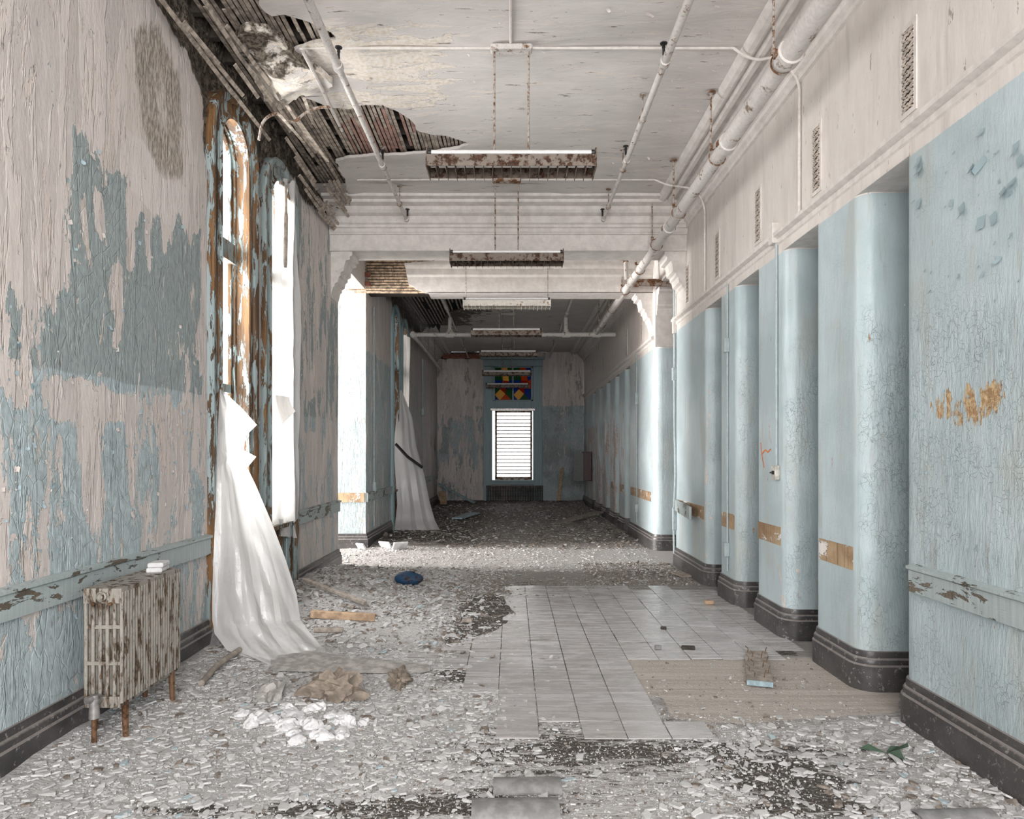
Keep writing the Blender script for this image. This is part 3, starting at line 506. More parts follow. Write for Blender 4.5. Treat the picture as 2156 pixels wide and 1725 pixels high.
# sagging plaster slab under the lath
P_SLAB = [onC(*q) for q in ((492, 66), (520, 40), (560, 50), (600, 82), (640, 118), (668, 132), (700, 160), (690, 180), (640, 190), (600, 206), (575, 212), (560, 190), (548, 152), (520, 112))]
sl = sheet('hanging_plaster', lin(-2.35, -1.1, .03), lin(4.6, 6.2, .03), lambda u, v: sdp(u, v, P_SLAB) + (fbm(u * 12, v * 12, 3, 2) - .5) * .05, lambda u, v: (u, v, ZC - .07 + (fbm(u * 5, v * 5, 4, 6) - .5) * .12 - .05 * sst(sdp(u, v, P_SLAB), .05, .25)), (0, 0, .06), M['ceil'],
           {'peel': lambda u, v: .6 + 0 * u, 'dark': lambda u, v: .62 * sst(-(v - 5.45), -.1, .1)}, ce)
m = MB(); m.bb((-2.2, 4.7, ZC - .03), (-1.5, 6.0, ZC + .03))
# cornices
CPROF = [(0, 4.30), (.025, 4.305), (.025, 4.345), (.055, 4.36), (.06, 4.395), (.10, 4.405), (.115, 4.44), (.16, 4.475), (.165, 4.505), (.20, 4.51), (.20, 4.555), (.25, 4.56), (.25, 4.53), (.265, 4.52), (.30, 4.52), (.31, 4.535), (.315, 4.56), (.335, 4.56), (.34, 4.54), (.36, 4.535), (.395, 4.545), (.42, 4.575), (.43, 4.60)]
CPROF_OLD = [(0, 4.37), (.02, 4.375), (.02, 4.41), (.05, 4.42), (.07, 4.455), (.075, 4.475), (.13, 4.50), (.15, 4.53), (.15, 4.545), (.25, 4.548), (.27, 4.552), (.28, 4.565), (.33, 4.572), (.34, 4.585), (.40, 4.588), (.41, 4.60)]
m = MB(); sweep(m, [(XR, -2.6), (XR, 8.56)], CPROF, lambda a, b, h: (a, b, h), False); tag(m.build('trim_1', M['trim'], None, 25), 'stepped white cornice over the blue wall', None, None, 'structure')
m = MB(); sweep(m, [(XR, 11.0), (XR, YB)], CPROF, lambda a, b, h: (a, b, h), False); tag(m.build('trim_2', M['trim'], None, 25), 'cornice over the far blue wall', None, None, 'structure')
m = MB(); sweep(m, [(XL, YB), (XL, 16.5)], CPROF, lambda a, b, h: (a, b, h), False); tag(m.build('trim_3', M['trim'], None, 25), 'cornice stub at the far end of the peeling wall', None, None, 'structure')
m = MB(); sweep(m, [(4.6, 10.5), (2.6, 10.5)], CPROF, lambda a, b, h: (a, b, h), False); m.build('cornice', M['trim'], wrf, 25)
# beams
B1PROF = [(0, 4.03), (.012, 4.03), (.012, 4.05), (0, 4.055), (0, 4.23), (.02, 4.235), (.02, 4.25), (.035, 4.26), (.035, 4.30), (.06, 4.31), (.07, 4.335), (.10, 4.35), (.10, 4.43), (.17, 4.45), (.2, 4.48), (.2, 4.52), (.30, 4.535), (.31, 4.565), (.40, 4.57), (.41, 4.6)]
m = MB(); sweep(m, [(XR, 8.55), (XL, 8.55)], [(-o if False else o, h) for o, h in B1PROF], lambda a, b, h: (a, b, h), False)
m.v = [(x, 8.55 - (y - 8.55) if y > 8.55 else y, z) for x, y, z in m.v]; m.bb((XL, 8.552, 4.03), (XR, 8.97, ZC))
tag(m.build('beam', M['trim'], None, 25), 'nearer cross beam with stepped cornice below the ceiling', None, None, 'structure')
P_B2 = [(-2.75, 4.7), (-2.75, 3.9)] + [(at(*q, 10.6)[0], at(*q, 10.6)[2]) for q in ((905, 616), (880, 612), (862, 598), (857, 580), (853, 556), (935, 549), (950, 538))] + [(-1.0, 4.7)]
b2 = MB().bb((-2.75, 10.66, 4.02), (XR + .4, 11.0, ZC)).build('beam', M['joist']); tag(b2, 'farther cross beam with plaster fallen off one end', None, None, 'structure')
sheet('beam_plaster', lin(XL - .45, XR + .4, .04), lin(3.99, ZC, .03), lambda u, v: -(sdp(u, v, P_B2) + (fbm(u * 10, v * 10, 3, 14) - .5) * .06), lambda u, v: (u, 10.6 - .03 * sst(v, 4.24, 4.26) - .05 * sst(v, 4.36, 4.40) - .10 * sst(v, 4.46, 4.52), v), (0, .05, 0), M['trim'], {}, b2)
m = MB(); m.bb((-1.3, 10.6, 3.985), (XR + .4, 11.0, 4.0)); m.build('beam_soffit', M['trim'], b2)
LP = boxmesh('lath', (1, .008, .030), M['lathpale']); z = 4.01
while z < 4.56:
    x = -2.32 + random.uniform(-.25, .05)
    for k in range(2):
        L = random.uniform(.5, 1.0); o = link('lath', LP, b2, (x + L / 2, 10.648 + random.uniform(-.004, .004), z), (0, random.uniform(-.006, .006), 0)); o.scale = (L - .006, 1, 1); x += L
    z += .044
BR = boxmesh('brick', (.2, .09, .06), M['brick'])
for r_ in range(3):
    for k in range(2): link('brick', BR, b2, (-2.52 + k * .215 - (.1 if r_ % 2 else 0), 10.61 + random.uniform(-.008, .008), 4.13 + r_ * .072))
m = MB(); m.bb((-5.2, 10.62, 4.09), (-2.25, 10.66, 4.31)); m.build('mortar_bed', M['mortar'], b2)
m = MB(); m.bb((XR + .003, 8.95, 4.02), (XR + .4, 10.6, ZC)); tag(m.build('beam', M['trim']), 'lintel over the opening behind the blue wall', None, None, 'structure')
m = MB(); m.bb((XL - .45, 8.95, 4.05), (XL - .003, 10.6, ZC)); tag(m.build('beam', M['trim']), 'lintel over the bright side opening', None, None, 'structure')
# corbels
KP = [(0, 4.03), (.27, 4.03), (.27, 3.985), (.24, 3.97), (.24, 3.93), (.19, 3.92), (.17, 3.85), (.165, 3.79), (.125, 3.77), (.125, 3.73), (.10, 3.715), (.085, 3.65), (.05, 3.63), (.05, 3.60), (.03, 3.58), (0, 3.46)]
for nm, mk, lab in (('bracket', lambda: MB().prism([(XL + o, z) for o, z in KP], 8.58, 8.95, 'Y'), 'chipped plaster bracket under the nearer beam at the peeling wall'),
                    ('bracket', lambda: MB().prism([(XR - o, z) for o, z in KP], 8.58, 8.95, 'Y'), 'white stepped bracket under the nearer beam at the blue wall'),
                    ('bracket', lambda: MB().prism([(XR - o, z - .03) for o, z in KP], 10.62, 10.95, 'Y'), 'white stepped bracket under the farther beam at the blue wall'),
                    ('bracket', lambda: MB().prism([(10.5 - o, z - .03) for o, z in KP], XR + .02, XR + .36, 'X'), 'white bracket on the lit rounded pier face')):
    b = mk().build(nm, M['trim'], None, 20); tag(b, lab, None, None, 'structure')
# teeth (dentils) on the brackets
# ------------------------------------------------------------------ floor
P_WOOD = [onF(*q) for q in ((1265, 1388), (1320, 1400), (1345, 1432), (1330, 1460), (1395, 1470), (1415, 1515), (1560, 1525), (1890, 1500), (1900, 1420), (1740, 1385))]
def mound(x, y):
    x, y = np.asarray(x, float), np.asarray(y, float)
    h = .16 * np.exp(-((x + 2.1) / .9) ** 2) * sst(y, 5.2, 6.3) * (1 - sst(y, 8.0, 9.0)) + .10 * np.exp(-((x + 1.3) / .8) ** 2 - ((y - 6.4) / .9) ** 2)
    h = h + .06 * np.exp(-((x + 1.35) / .45) ** 2 - ((y - 3.95) / .3) ** 2) + .07 * np.exp(-((x + 2.28) / .35) ** 2) * (y < 5.2) + .08 * sst(y, 19.6, 20.7) + .07 * np.exp(-((x + 2.0) / .8) ** 2 - ((y - 11.8) / 1.2) ** 2)
    return h * (.75 + .5 * fbm(x * 4, y * 4, 3, 17))
def f_dirt(x, y):
    d = .62 * np.exp(-((x - .2) / .55) ** 2 - ((y - 7.55) / .5) ** 2) + .6 * np.exp(-((x - 1.75) / .6) ** 2 - ((y - 8.6) / .6) ** 2) + .62 * np.exp(-((x + .3) / .5) ** 2 - ((y - 2.87) / .13) ** 2) + .5 * np.exp(-((x + 1.2) / .5) ** 2 - ((y - 2.83) / .07) ** 2)
    d = d + .95 * np.exp(-((x - 1.25) / .2) ** 2 - ((y - 3.1) / .16) ** 2) + .8 * np.exp(-((x - 1.25) / .25) ** 2 - ((y - 2.86) / .08) ** 2) + .40 * np.exp(-((x - 1.25) / .8) ** 2 - ((y - 3.45) / .45) ** 2) + .45 * np.exp(-((x + .35) / .25) ** 2 - ((y - 4.95) / .12) ** 2) + .42 * np.exp(-((x - .2) / .8) ** 2 - ((y - 3.6) / .35) ** 2)
    d = d + .5 * sst(y, 10.7, 11.6) + .20 * (y < 3.5) + .2 * np.exp(-((x - .1) / .6) ** 2 - ((y - 3.3) / .5) ** 2) + .28 * sst(-x, .2, 1.0) * (y > 5) + .3 * np.exp(-((x - .3) / .35) ** 2 - ((y - 4.35) / .15) ** 2)
    tz = sst(x, -.7, -.4) * (x < 2.12) * sst(y, 4.3, 4.5) * (1 - sst(y, 7.0, 7.3)) * (1 - sst(sdp(x, y, P_WOOD), -.1, .0))
    return np.clip(np.maximum(d, .75 * tz), 0, .95)
def f_dust(x, y): return np.clip(.5 * (y < 4.3) + .62 * sst(-x, -.1, .9) * (y < 9) + .75 * sst(y, 8.3, 9.2) * (1 - sst(y, 10.5, 11.2)) + .2, 0, .9) * (1 - .8 * sst(sdp(x, y, P_WOOD), -.1, .1))
fl = sheet('floor', np.concatenate([lin(-12.2, -2.4, .35)[:-1], lin(-2.4, 2.4, .05)[:-1], lin(2.4, 4.6, .2)]), np.concatenate([lin(-2.6, 2.5, .3)[:-1], lin(2.5, 9, .05)[:-1], lin(9, YB, .1)]), None, lambda u, v: (u, v, mound(u, v)), None, M['floor'],
           {'dirt': f_dirt, 'dust': f_dust, 'wood': lambda u, v: sst(sdp(u, v, P_WOOD), -.04, .04)})
tag(fl, 'dusty corridor floor with bare boards and remaining grey tiles', None, None, 'structure')
TS = .2286; TM = [boxmesh('floor_tile', (TS - .006, TS - .006, .006), M['tile'])]; nt = 0
for j in range(18):
    for i in range(-4, 10):
        x, y = .03 + i * TS, 3.65 + j * TS; p = sdp(np.array([x]), np.array([y]), P_WOOD)[0]
        if x > XR - .06 or p > -.06 or float(mound(x, y)) > .03 or nt >= 300: continue
        if y < 4.2 and (x < -.12 or x > 1.15 or random.random() < .30): continue
        if y < 4.6 and x < -.35: continue
        if x < -.55 and (y > 5.6 or random.random() < .3): continue
        if x < -.1 and y > 6.2: continue
        if y > 7.1 and random.random() < .35: continue
        tl = random.random() < .08
        link('floor_tile', TM[0], fl, (x + random.uniform(-.001, .001), y, .004 + (.004 if tl else random.uniform(0, .0015))), (random.uniform(-.02, .02) if tl else 0, random.uniform(-.02, .02) if tl else 0, random.uniform(-.03, .03) if tl else random.uniform(-.003, .003))); nt += 1
print('TILES', nt)
# ------------------------------------------------------------------ end walls
def f_end(u, v): return -np.minimum(np.minimum(u + .66, .72 - u), np.minimum(v - .66, 4.2 - v))
we = sheet('wall_back', lin(XL - .1, XR + .1, .06), lin(0, ZC, .06), f_end, lambda u, v: (u, YB + (fbm(u * 3, v * 3, 3, 4) - .5) * .02, v), (0, .25, 0), M['wall'],
           {'blue': lambda u, v: np.where(v < 2.95, .62 + .25 * (u > 0) - .45 * np.exp(-((v - 2.75) / .25) ** 2) * (u < 0) - .5 * np.exp(-((v - .75) / .5) ** 2) * (u < 0), .0) + .25 * (fbm(u * 1.5, v * 1.5, 3, 5) - .5), 'bare': lambda u, v: .9 * sst(v, 4.36, 4.42) * (u < -.3), 'old': lambda u, v: .5 + 0 * u, 'stain': lambda u, v: .16 + .14 * (v > 2.95) + .1 * (u < 0), 'pale': lambda u, v: .0 * u})
tag(we, 'end wall of flaking pink and blue paint around a tall window', None, None, 'structure')
for k in range(8):
    link('brick', BR, we, (-2.1 + k * .215, YB - .02, 4.50 - (k % 2) * 0)); link('brick', BR, we, (-2.0 + k * .215, YB - .02, 4.43))
m = MB(); m.bb((XL - .5, -2.65, 0), (-1.9, -2.6, ZC)); m.bb((1.9, -2.65, 0), (XR + .1, -2.6, ZC)); m.bb((-1.9, -2.65, 0), (1.9, -2.6, .7)); m.bb((-1.9, -2.65, 4.3), (1.9, -2.6, ZC)); m.bb((-.05, -2.65, .7), (.05, -2.6, 4.3)); m.bb((-1.9, -2.65, 2.4), (1.9, -2.6, 2.5))
tag(m.build('wall_front', M['trim']), 'wall with broad windows closing the corridor behind the viewer', None, None, 'structure')
# ------------------------------------------------------------------ arched windows in the left wall
def arch_path(yc, hw, zs, z0, n=20):
    return [(yc - hw, z0)] + [(yc + hw * math.cos(math.radians(180 - 180 * i / n)), zs + hw * math.sin(math.radians(180 - 180 * i / n))) for i in range(n + 1)] + [(yc + hw, z0)]
def arched_window(k, yc, hw, zs, label, mat):
    w = empty('window_%d' % k, (XL, yc, 0), label, None); w['kind'] = 'structure'; hi = hw - .205; mp = lambda u, v, h: (XL + h, u, v)
    p = arch_path(yc, hi, zs, 0)
    m = MB(); sweep(m, p, [(.0015, .0305), (.02, .036), (.035, .02), (.045, .02), (.05, .012), (.125, .012), (.13, .03), (.16, .045), (.19, .045), (.205, .03), (.205, -.06)], mp, False); m.build('casing', mat, w, 35)
    m = MB(); sweep(m, p, [(0, .03), (0, -.018), (.016, -.026), (.016, -.082), (0, -.09), (0, -.118), (.03, -.118), (.03, -.34)], mp, False); m.build('reveal', M['wood'], w, 35)
    ps = arch_path(yc, hi, zs, .82)
    m = MB(); sweep(m, ps, [(.02, -.115), (-.022, -.115), (-.028, -.125), (-.028, -.165), (.02, -.165)], mp); m.build('sash_frame', M['wood'], w, 35)
    m = MB(); m.bb((XL - .175, yc - hi, 3.10), (XL - .08, yc + hi, 3.26)); m.bb((XL - .165, yc - hi, 2.0), (XL - .115, yc + hi, 2.07)); m.bb((XL - .175, yc - hi, .80), (XL - .115, yc + hi, .90)); m.bb((XL - .165, yc - .05, .85), (XL - .115, yc + .05, zs)); m.build('sash_rail', M['woodblue'], w)
    for y0, y1 in ((yc - hi + .02, yc - .04), (yc + .04, yc + hi - .02)):
        for z0, z1 in ((.9, 2.0), (2.07, 3.1)): m = MB(); m.bb((XL - .147, y0, z0), (XL - .143, y1, z1)); m.build('pane', M['glass'], w)
    m = MB(); m.prism(arch_path(yc, hi - .02, zs, 3.26), XL - .147, XL - .143, 'X'); m.build('pane', M['glass'], w)
    m = MB(); m.bb((XL - .20, yc - hi, .76), (XL + .05, yc + hi, .80)); m.build('sill', M['wood'], w)
    for a, b in ((-hi, -hi * .33), (-hi * .32, hi * .33), (hi * .34, hi)): m = MB(); m.bb((XL - .06, yc + a, 0), (XL - .03, yc + b, .76)); m.build('apron_board', M['wood'], w)
    m = MB(); sweep(m, arch_path(yc, hw - .02, zs, 0), [(0, -.05), (0, -.40)], mp, False); sweep(m, p, [(.02, -.33), (.24, -.33)], mp, False); m.build('masonry', M['joist'], w)
    return w
arched_window(1, *WINS[0], 'arched window in brown wood with peeling blue paint beside the radiator', M['wood'])
arched_window(2, *WINS[1], 'arched window hung with a bright plastic sheet', M['woodblue'])
arched_window(3, *WINS[2], 'far arched window half hidden by the fallen plastic', M['bluecas'])
arched_window(4, *WINS[3], 'farthest arched window with a thin lit curtain', M['bluecas'])
# ------------------------------------------------------------------ end window
ew = empty('window_5', (.03, YB, 0), 'tall end window with coloured transom above bright glass louvres', None); ew['kind'] = 'structure'
Yf = YB - .03
for x0, x1, z0, z1 in ((-.87, -.60, 0, 4.155), (.64, .92, 0, 4.155), (-.88, .93, 4.16, 4.355), (-.62, .66, 2.86, 3.10), (-.62, .66, .56, .68)): m = MB(); m.bb((x0, Yf - .06, z0), (x1, YB + .02, z1)); m.build('casing', M['bluecas'], ew, None, .01)
m = MB(); m.bb((-.95, Yf - .10, 4.36), (1.0, YB, 4.44)); m.build('head_moulding', M['bluecas'], ew, None, .012)
m = MB(); m.bb((-.66, Yf - .12, .64), (.70, YB + .05, .70)); m.build('sill', M['bluecas'], ew, None, .01)
m = MB(); m.bb((-.66, Yf - .1, 2.80), (.70, YB + .05, 2.88)); m.build('drip_rail', M['chrome'], ew, None, .01)
m = MB(); [m.bb(a, b) for a, b in (((-.52, YB + .05, .72), (-.46, YB + .11, 2.82)), ((.56, YB + .05, .72), (.62, YB + .11, 2.82)), ((-.52, YB + .05, .70), (.62, YB + .11, .78)), ((-.52, YB + .05, 2.76), (.62, YB + .11, 2.82)))]; m.build('louvre_frame', M['rustp'], ew)
SLM = boxmesh('glass_louvre', (1.02, .006, .112), M['slat'])
RLM = boxmesh('louvre_clip', (1.02, .014, .024), M['rustp'])
for i in range(18): link('glass_louvre', SLM, ew, (.05 - .03, .08, .835 + i * .1105), (.12, 0, 0)); link('louvre_clip', RLM, ew, (.02, .07, .78 + i * .1105))
m = MB(); [m.bb(a, b) for a, b in (((-.64, YB - .02, 3.10), (-.52, YB + .06, 4.16)), ((.58, YB - .02, 3.10), (.70, YB + .06, 4.16)), ((-.56, YB - .02, 3.10), (.64, YB + .06, 3.14)), ((-.56, YB - .02, 4.12), (.64, YB + .06, 4.16)), ((.01, YB, 3.10), (.05, YB + .05, 4.16)))]; m.build('transom_sash', M['bluecas'], ew)
SG = {c: mat_glass('stained_glass_' + c, v, .4) for c, v in dict(blue=(.012, .04, .11), green=(.02, .06, .025), red=(.14, .025, .012), orange=(.18, .055, .012), sand=(.22, .15, .06)).items()}
def sg(c, *p): m = MB(); m.prism([(a, b) for a, b in p], YB + .018, YB + .026, 'Y'); m.build('stained_pane', SG[c], ew)
for x0 in (-.515, .055):
    W_ = .545; f = lambda a, b: (x0 - .012 + a * W_, 3.125 + b * 1.01); al = x0 > 0
    sg('blue', f(0, 0), f(.28, 0), f(0, .17)); sg('orange' if not al else 'green', f(.28, 0), f(.95, 0), f(.6, .2)); sg('green' if not al else 'blue', f(.95, 0), f(1, 0), f(1, .35), f(.62, .36), f(.6, .2))
    sg('sand', f(0, .17), f(.28, 0), f(.6, .2), f(.3, .34)); sg('blue' if al else 'green', f(0, .17), f(.3, .34), f(0, .42)); sg('blue', f(0, .42), f(.3, .34), f(.45, .6), f(0, .62)); sg('red', f(.3, .34), f(.6, .2), f(.62, .36), f(.8, .58), f(.45, .6))
    sg('orange' if al else 'blue', f(.62, .36), f(1, .35), f(1, .66), f(.8, .58)); sg('green', f(0, .62), f(.45, .6), f(.35, 1), f(0, 1)); sg('orange' if al else 'sand', f(.45, .6), f(.8, .58), f(.7, 1), f(.35, 1)); sg('blue' if al else 'green', f(.8, .58), f(1, .66), f(1, 1), f(.7, 1))
# ------------------------------------------------------------------ radiators
def section_mesh(w, h, t, nb, mat):
    m = MB(); bw = w / (nb * 2 - 1) * 1.08
    for i in range(nb):
        x = -w / 2 + bw / 2 + i * (w - bw) / (nb - 1); m.lathe([(bw * .5, .02), (bw * .52, h * .5), (bw * .5, h - .02)], (x, 0, 0), n=8)
    for z0, z1, q in ((0, .055, 1), (h * .355, h * .385, .75), (h * .66, h * .69, .75), (h - .075, h, 1)): e = .004 if z0 > h * .8 else .014; m.bb((-w / 2 + e, -t * q / 2, z0), (w / 2 - e, t * q / 2, z1))
    me = bpy.data.meshes.new('section'); me.from_pydata(m.v, [], m.f); me.materials.append(mat); smooth(me, 50); return me
rd = empty('radiator', (-2.06, 3.72, 0), 'rust stained silver column radiator standing under the chair rail', 'radiator')
sm_ = section_mesh(.20, .60, .0255, 6, M['rad'])
for i in range(24): link('section', sm_, rd, (0, -.275 + i * .0255, .205))
m = MB(); m.lathe([(.0, 0), (.026, 0), (.026, .012), (.02, .016), (.018, .01), (.012, .01), (.012, .022), (0, .022)], (0, 0, 0), 'Y', 18); m.v = [(-2.06 + x, 3.432 - y, .765 + z) for x, y, z in m.v]; m.build('end_plug', M['rad'], rd, 40)
for x in (-.042, .042): m = MB(); m.lathe([(.009, 0), (.009, .012), (.005, .016)], (0, 0, 0), 'Y', 10); m.v = [(-2.06 + x + a, 3.432 - b, .728 + c) for a, b, c in m.v]; m.build('tie_nut', M['rustd'], rd)
m = MB(); m.tube([(-2.075, 3.44, .25), (-2.075, 3.38, .25)], .022, 12); m.tube([(-2.075, 3.39, .285), (-2.075, 3.39, .17)], [.02, .026], 12); m.tube([(-2.075, 3.39, .27), (-2.09, 3.35, .27)], .018, 8); va = m.build('valve', M['chrome'], rd, 40)
m = MB(); m.tube([(-2.075, 3.39, .19), (-2.075, 3.39, .0)], .013, 10); m.build('supply_pipe', M['rustd'], rd, 40)
for y in (3.50, 3.98):
    m = MB(); m.tube([(-1.985, y, .22), (-1.98, y, 0)], [.018, .014], 8); m.build('leg', M['rustd'], rd, 40); m = MB(); m.tube([(-2.14, y, .22), (-2.14, y, 0)], [.018, .014], 8); m.build('leg', M['rustd'], rd, 40)
m = MB(); nb_ = 0
for x, w_, z in ((-2.05, .11, 0), (-2.045, .10, .028)): m.box((x, 3.95, .818 + z + .0), (.085, w_ + .02, .027), Matrix.Rotation(.15, 3, 'Z'))
o = m.build('plaster_block', M['foam'], None, None, .006, (-2.05, 3.95, .805)); tag(o, 'broken white plaster block lying on top of the silver radiator', 'plaster block')
rd2 = empty('radiator', (.08, YB - .28, 0), 'low dark iron radiator below the bright end window', 'radiator'); s2 = section_mesh(.18, .50, .045, 5, M['radd'])
for i in range(34): link('section', s2, rd2, (-.83 + i * .0503, 0, .04), (0, 0, R90))
for x in (-.72, .88): m = MB(); m.bb((x, YB - .34, 0), (x + .04, YB - .22, .06)); m.build('leg', M['radd'], rd2)
# ------------------------------------------------------------------ hanging fluorescent fixtures
def fixture(x, y, zb, kind, label, rods, L=1.265, canopy=True, rodx=.13, fins=17):
    t = empty('hanging_light', (x, y, zb), label, 'light fixture', 'fluorescent fixtures along the corridor'); mt = M['louverw'] if kind == 'white' else M['louver']
    h = L / 2
    m = MB(); m.bb((x - h + .02, y - .05, zb + .085), (x + h - .02, y + .05, zb + .15)); m.build('channel', M['chrome'] if kind != 'white' else mt, t, None, .008)
    for s in (-1, 1): m = MB(); m.tube([(x - h + .03, y + s * .095, zb + .118), (x + h - .03, y + s * .095, zb + .118)], .019, 12); tu = m.build('lamp_tube', M['tube'], t, 40)
    for s in (-1, 1):
        for e in (-1, 1): m = MB(); m.tube([(x + e * (h - .035), y + s * .095, zb + .118), (x + e * (h - .012), y + s * .095, zb + .118)], .022, 10); m.build('lamp_socket', M['black'], t, 40)
    for s in (-1, 1): m = MB(); m.add([(x - h, y + s * .125, zb + .095), (x + h, y + s * .125, zb + .095), (x + h, y + s * .115, zb + .012), (x - h, y + s * .115, zb + .012), (x - h, y + s * .120, zb + .095), (x + h, y + s * .120, zb + .095), (x + h, y + s * .110, zb + .012), (x - h, y + s * .110, zb + .012)], [(0, 1, 2, 3), (4, 5, 6, 7), (0, 1, 5, 4), (2, 3, 7, 6)]); m.build('side_panel', mt, t)
    fm = boxmesh('fin', (.0035, .235, .085), mt)
    for i in range(fins): link('fin', fm, t, (-h + (i + 1) * L / (fins + 1), 0, .035), (random.uniform(-.05, .05), random.uniform(-.06, .06), 0))
    for e in (-1, 1): m = MB(); m.prism([(y - .13, zb + .0), (y + .13, zb + .0), (y + .13, zb + .10), (y + .10, zb + .155), (y - .10, zb + .155), (y - .13, zb + .10)], x + e * h - .004, x + e * h + .004, 'X'); m.build('end_plate', mt, t)
    for s in (-1, 1):
        m = MB(); m.tube([(x + s * rodx, y, zb + .14), (x + s * rodx, y, ZC - .03)], rods, 8); m.build('hanger_rod', M['rod'], t, 40)
    if canopy: m = MB(); m.bb((x - rodx - .03, y - .05, ZC - .05), (x + rodx + .03, y + .05, ZC - .008)); m.build('canopy', M['rustp'] if kind == 'rust2' else M['pipe'], t, None, .012)
    return t
fixture(-.005, 5.2, 3.62, 'rust', 'nearest rusty hanging fluorescent light below the cream ceiling', .008)
fixture(-.06, 7.7, 3.62, 'rust2', 'second rusty fluorescent light hanging just before the nearer beam', .008)
fixture(-.075, 10.0, 3.62, 'white', 'pale fluorescent light hanging on wires between the two beams', .005, rodx=.60, canopy=False, fins=20)
fixture(-.10, 12.3, 3.60, 'rust', 'dark fluorescent light in front of the horizontal sprinkler pipe', .007)
fixture(-.08, 15.0, 3.62, 'rust', 'dark fluorescent light hanging beyond the horizontal sprinkler pipe', .007)
fixture(-.13, 17.6, 3.50, 'rust', 'dark fluorescent light hanging in front of the coloured transom glass', .007)
fixture(-.13, 20.0, 3.42, 'rust', 'last fluorescent light hanging closest to the end window', .006)
# ------------------------------------------------------------------ pipes
def hang_sprinkler(t, x, z, y, side, r): # upright sprinkler head
    m = MB(); m.tube([(x + side * .03, y, z + .0), (x + side * .03, y, z + .05)], .010, 8); m.tube([(x + side * .03, y, z + .05), (x + side * .03, y, z + .075)], [.014, .008], 8); m.lathe([(.026, .078), (.028, .084), (.006, .088)], (x + side * .03, y, z), n=10); m.build('sprinkler_head', M['black'], t)
def run_pipe(name, x, z, segs, label, heads=(), hangs=(), side=1, mat='pipe'):
    t = empty(name, (x, segs[0][0], z), label, 'pipe', 'ceiling sprinkler pipes')
    for y0, y1, r in segs:
        m = MB(); m.tube([(x, y0, z), (x, y1, z)], r, 14); m.build('pipe_run', M[mat], t, 40)
        m = MB(); m.tube([(x, y1 - .035, z), (x, y1 - .03, z), (x, y1 + .03, z), (x, y1 + .035, z)], [r, r + .009, r + .009, r], 14); m.build('coupling', M[mat], t, 40)
    for y in heads: hang_sprinkler(t, x, z, y, side, .02)
    for y in hangs:
        m = MB(); m.tube([(x, y, z), (x, y, ZC - .005)], .006, 6); m.lathe([(.03, 0), (.03, .008), (.012, .012)], (x, y, ZC - .02), n=10); m.lathe([(.034, -.008), (.034, .008)], (x, y, z), 'Y', 12); m.build('hanger', M['rod'], t, 40)
    return t
ZS = 4.38
run_pipe('sprinkler_pipe', -1.30, ZS, ((-2.6, 3.9, .034), (3.9, 5.1, .030), (5.1, 6.85, .025), (6.85, 8.42, .020)), 'thin sprinkler pipe below the lath hole in the ceiling', (5.0, 6.7, 8.3), (3.6, 6.9, 7.9))
run_pipe('sprinkler_pipe', 1.13, ZS, ((-2.6, 4.0, .034), (4.0, 5.05, .030), (5.05, 6.75, .025), (6.75, 8.42, .020)), 'thin sprinkler pipe on the sound side of the cream ceiling', (4.95, 6.6, 8.3), (5.9, 6.95, 8.0), -1)
run_pipe('sprinkler_pipe', -1.30, ZS, ((10.9, 13.5, .028), (13.5, 16.5, .024), (16.5, 20.3, .02)), 'far sprinkler pipe over the dark ceiling hole', (), (11.6, 16.0, 18.4))
run_pipe('sprinkler_pipe', 1.13, ZS, ((10.9, 14.0, .028), (14.0, 17, .024), (17, 20.3, .02)), 'far sprinkler pipe nearer the blue wall', (), (11.6, 16.3, 18.6))
BX, BZ = 1.765, 4.03
t = empty('steam_pipe', (BX, -2.6, BZ), 'thick white pipe hung below the cornice, with far cross pipes joined to it', 'pipe')
for y0, y1, r in ((-2.6, 4.35, .072), (4.35, 5.6, .066), (5.6, 7.7, .058), (7.7, 10.1, .056), (10.1, 14.28, .056)):
    m = MB(); m.tube([(BX, y0, BZ), (BX, y1, BZ)], r, 20); m.build('pipe_run', M['bigpipe'], t, 40); m = MB(); m.tube([(BX, y1 - .05, BZ), (BX, y1 - .045, BZ), (BX, y1 + .045, BZ), (BX, y1 + .05, BZ)], [r, r + .013, r + .013, r], 20); c = m.build('coupling', M['bigpipe'], t, 40)
    for s in (-1, 1):
        m = MB(); m.bb((BX + s * (r + .008) - .012, y1 - .03, BZ - .022), (BX + s * (r + .008) + .012, y1 + .03, BZ + .022)); m.build('flange_lug', M['rustp'], c, None, .005)
for y in (4.45, 5.85, 7.2, 8.3, 9.4, 10.6, 12.0, 13.4):
    m = MB(); m.tube([(BX - .06, y, BZ + .08), (BX - .06, y, ZC - .01)], .009, 8); m.lathe([(.04, 0), (.04, .01), (.014, .014)], (BX - .06, y, ZC - .024), n=12); h_ = m.build('hanger_rod', M['rod'], t, 40)
    m = MB(); a_ = [(BX + .072 * math.cos(q) - .006, y, BZ + .072 * math.sin(q)) for q in [i * 2 * math.pi / 20 for i in range(21)]]; m.tube(a_, .006, 6, False); m.box((BX - .06, y, BZ + .075), (.03, .02, .04)); m.build('ring_clamp', M['rustp'], h_, 40)
m = MB(); m.tube([(1.8, 10.05, BZ - .02), (2.5, 10.05, BZ - .02)], .055, 16); m.build('branch_pipe', M['rustp'], t, 40); m = MB(); m.tube([(1.79, 10.05, BZ - .02), (1.86, 10.05, BZ - .02)], .068, 16); m.build('coupling', M['rustp'], t, 40)
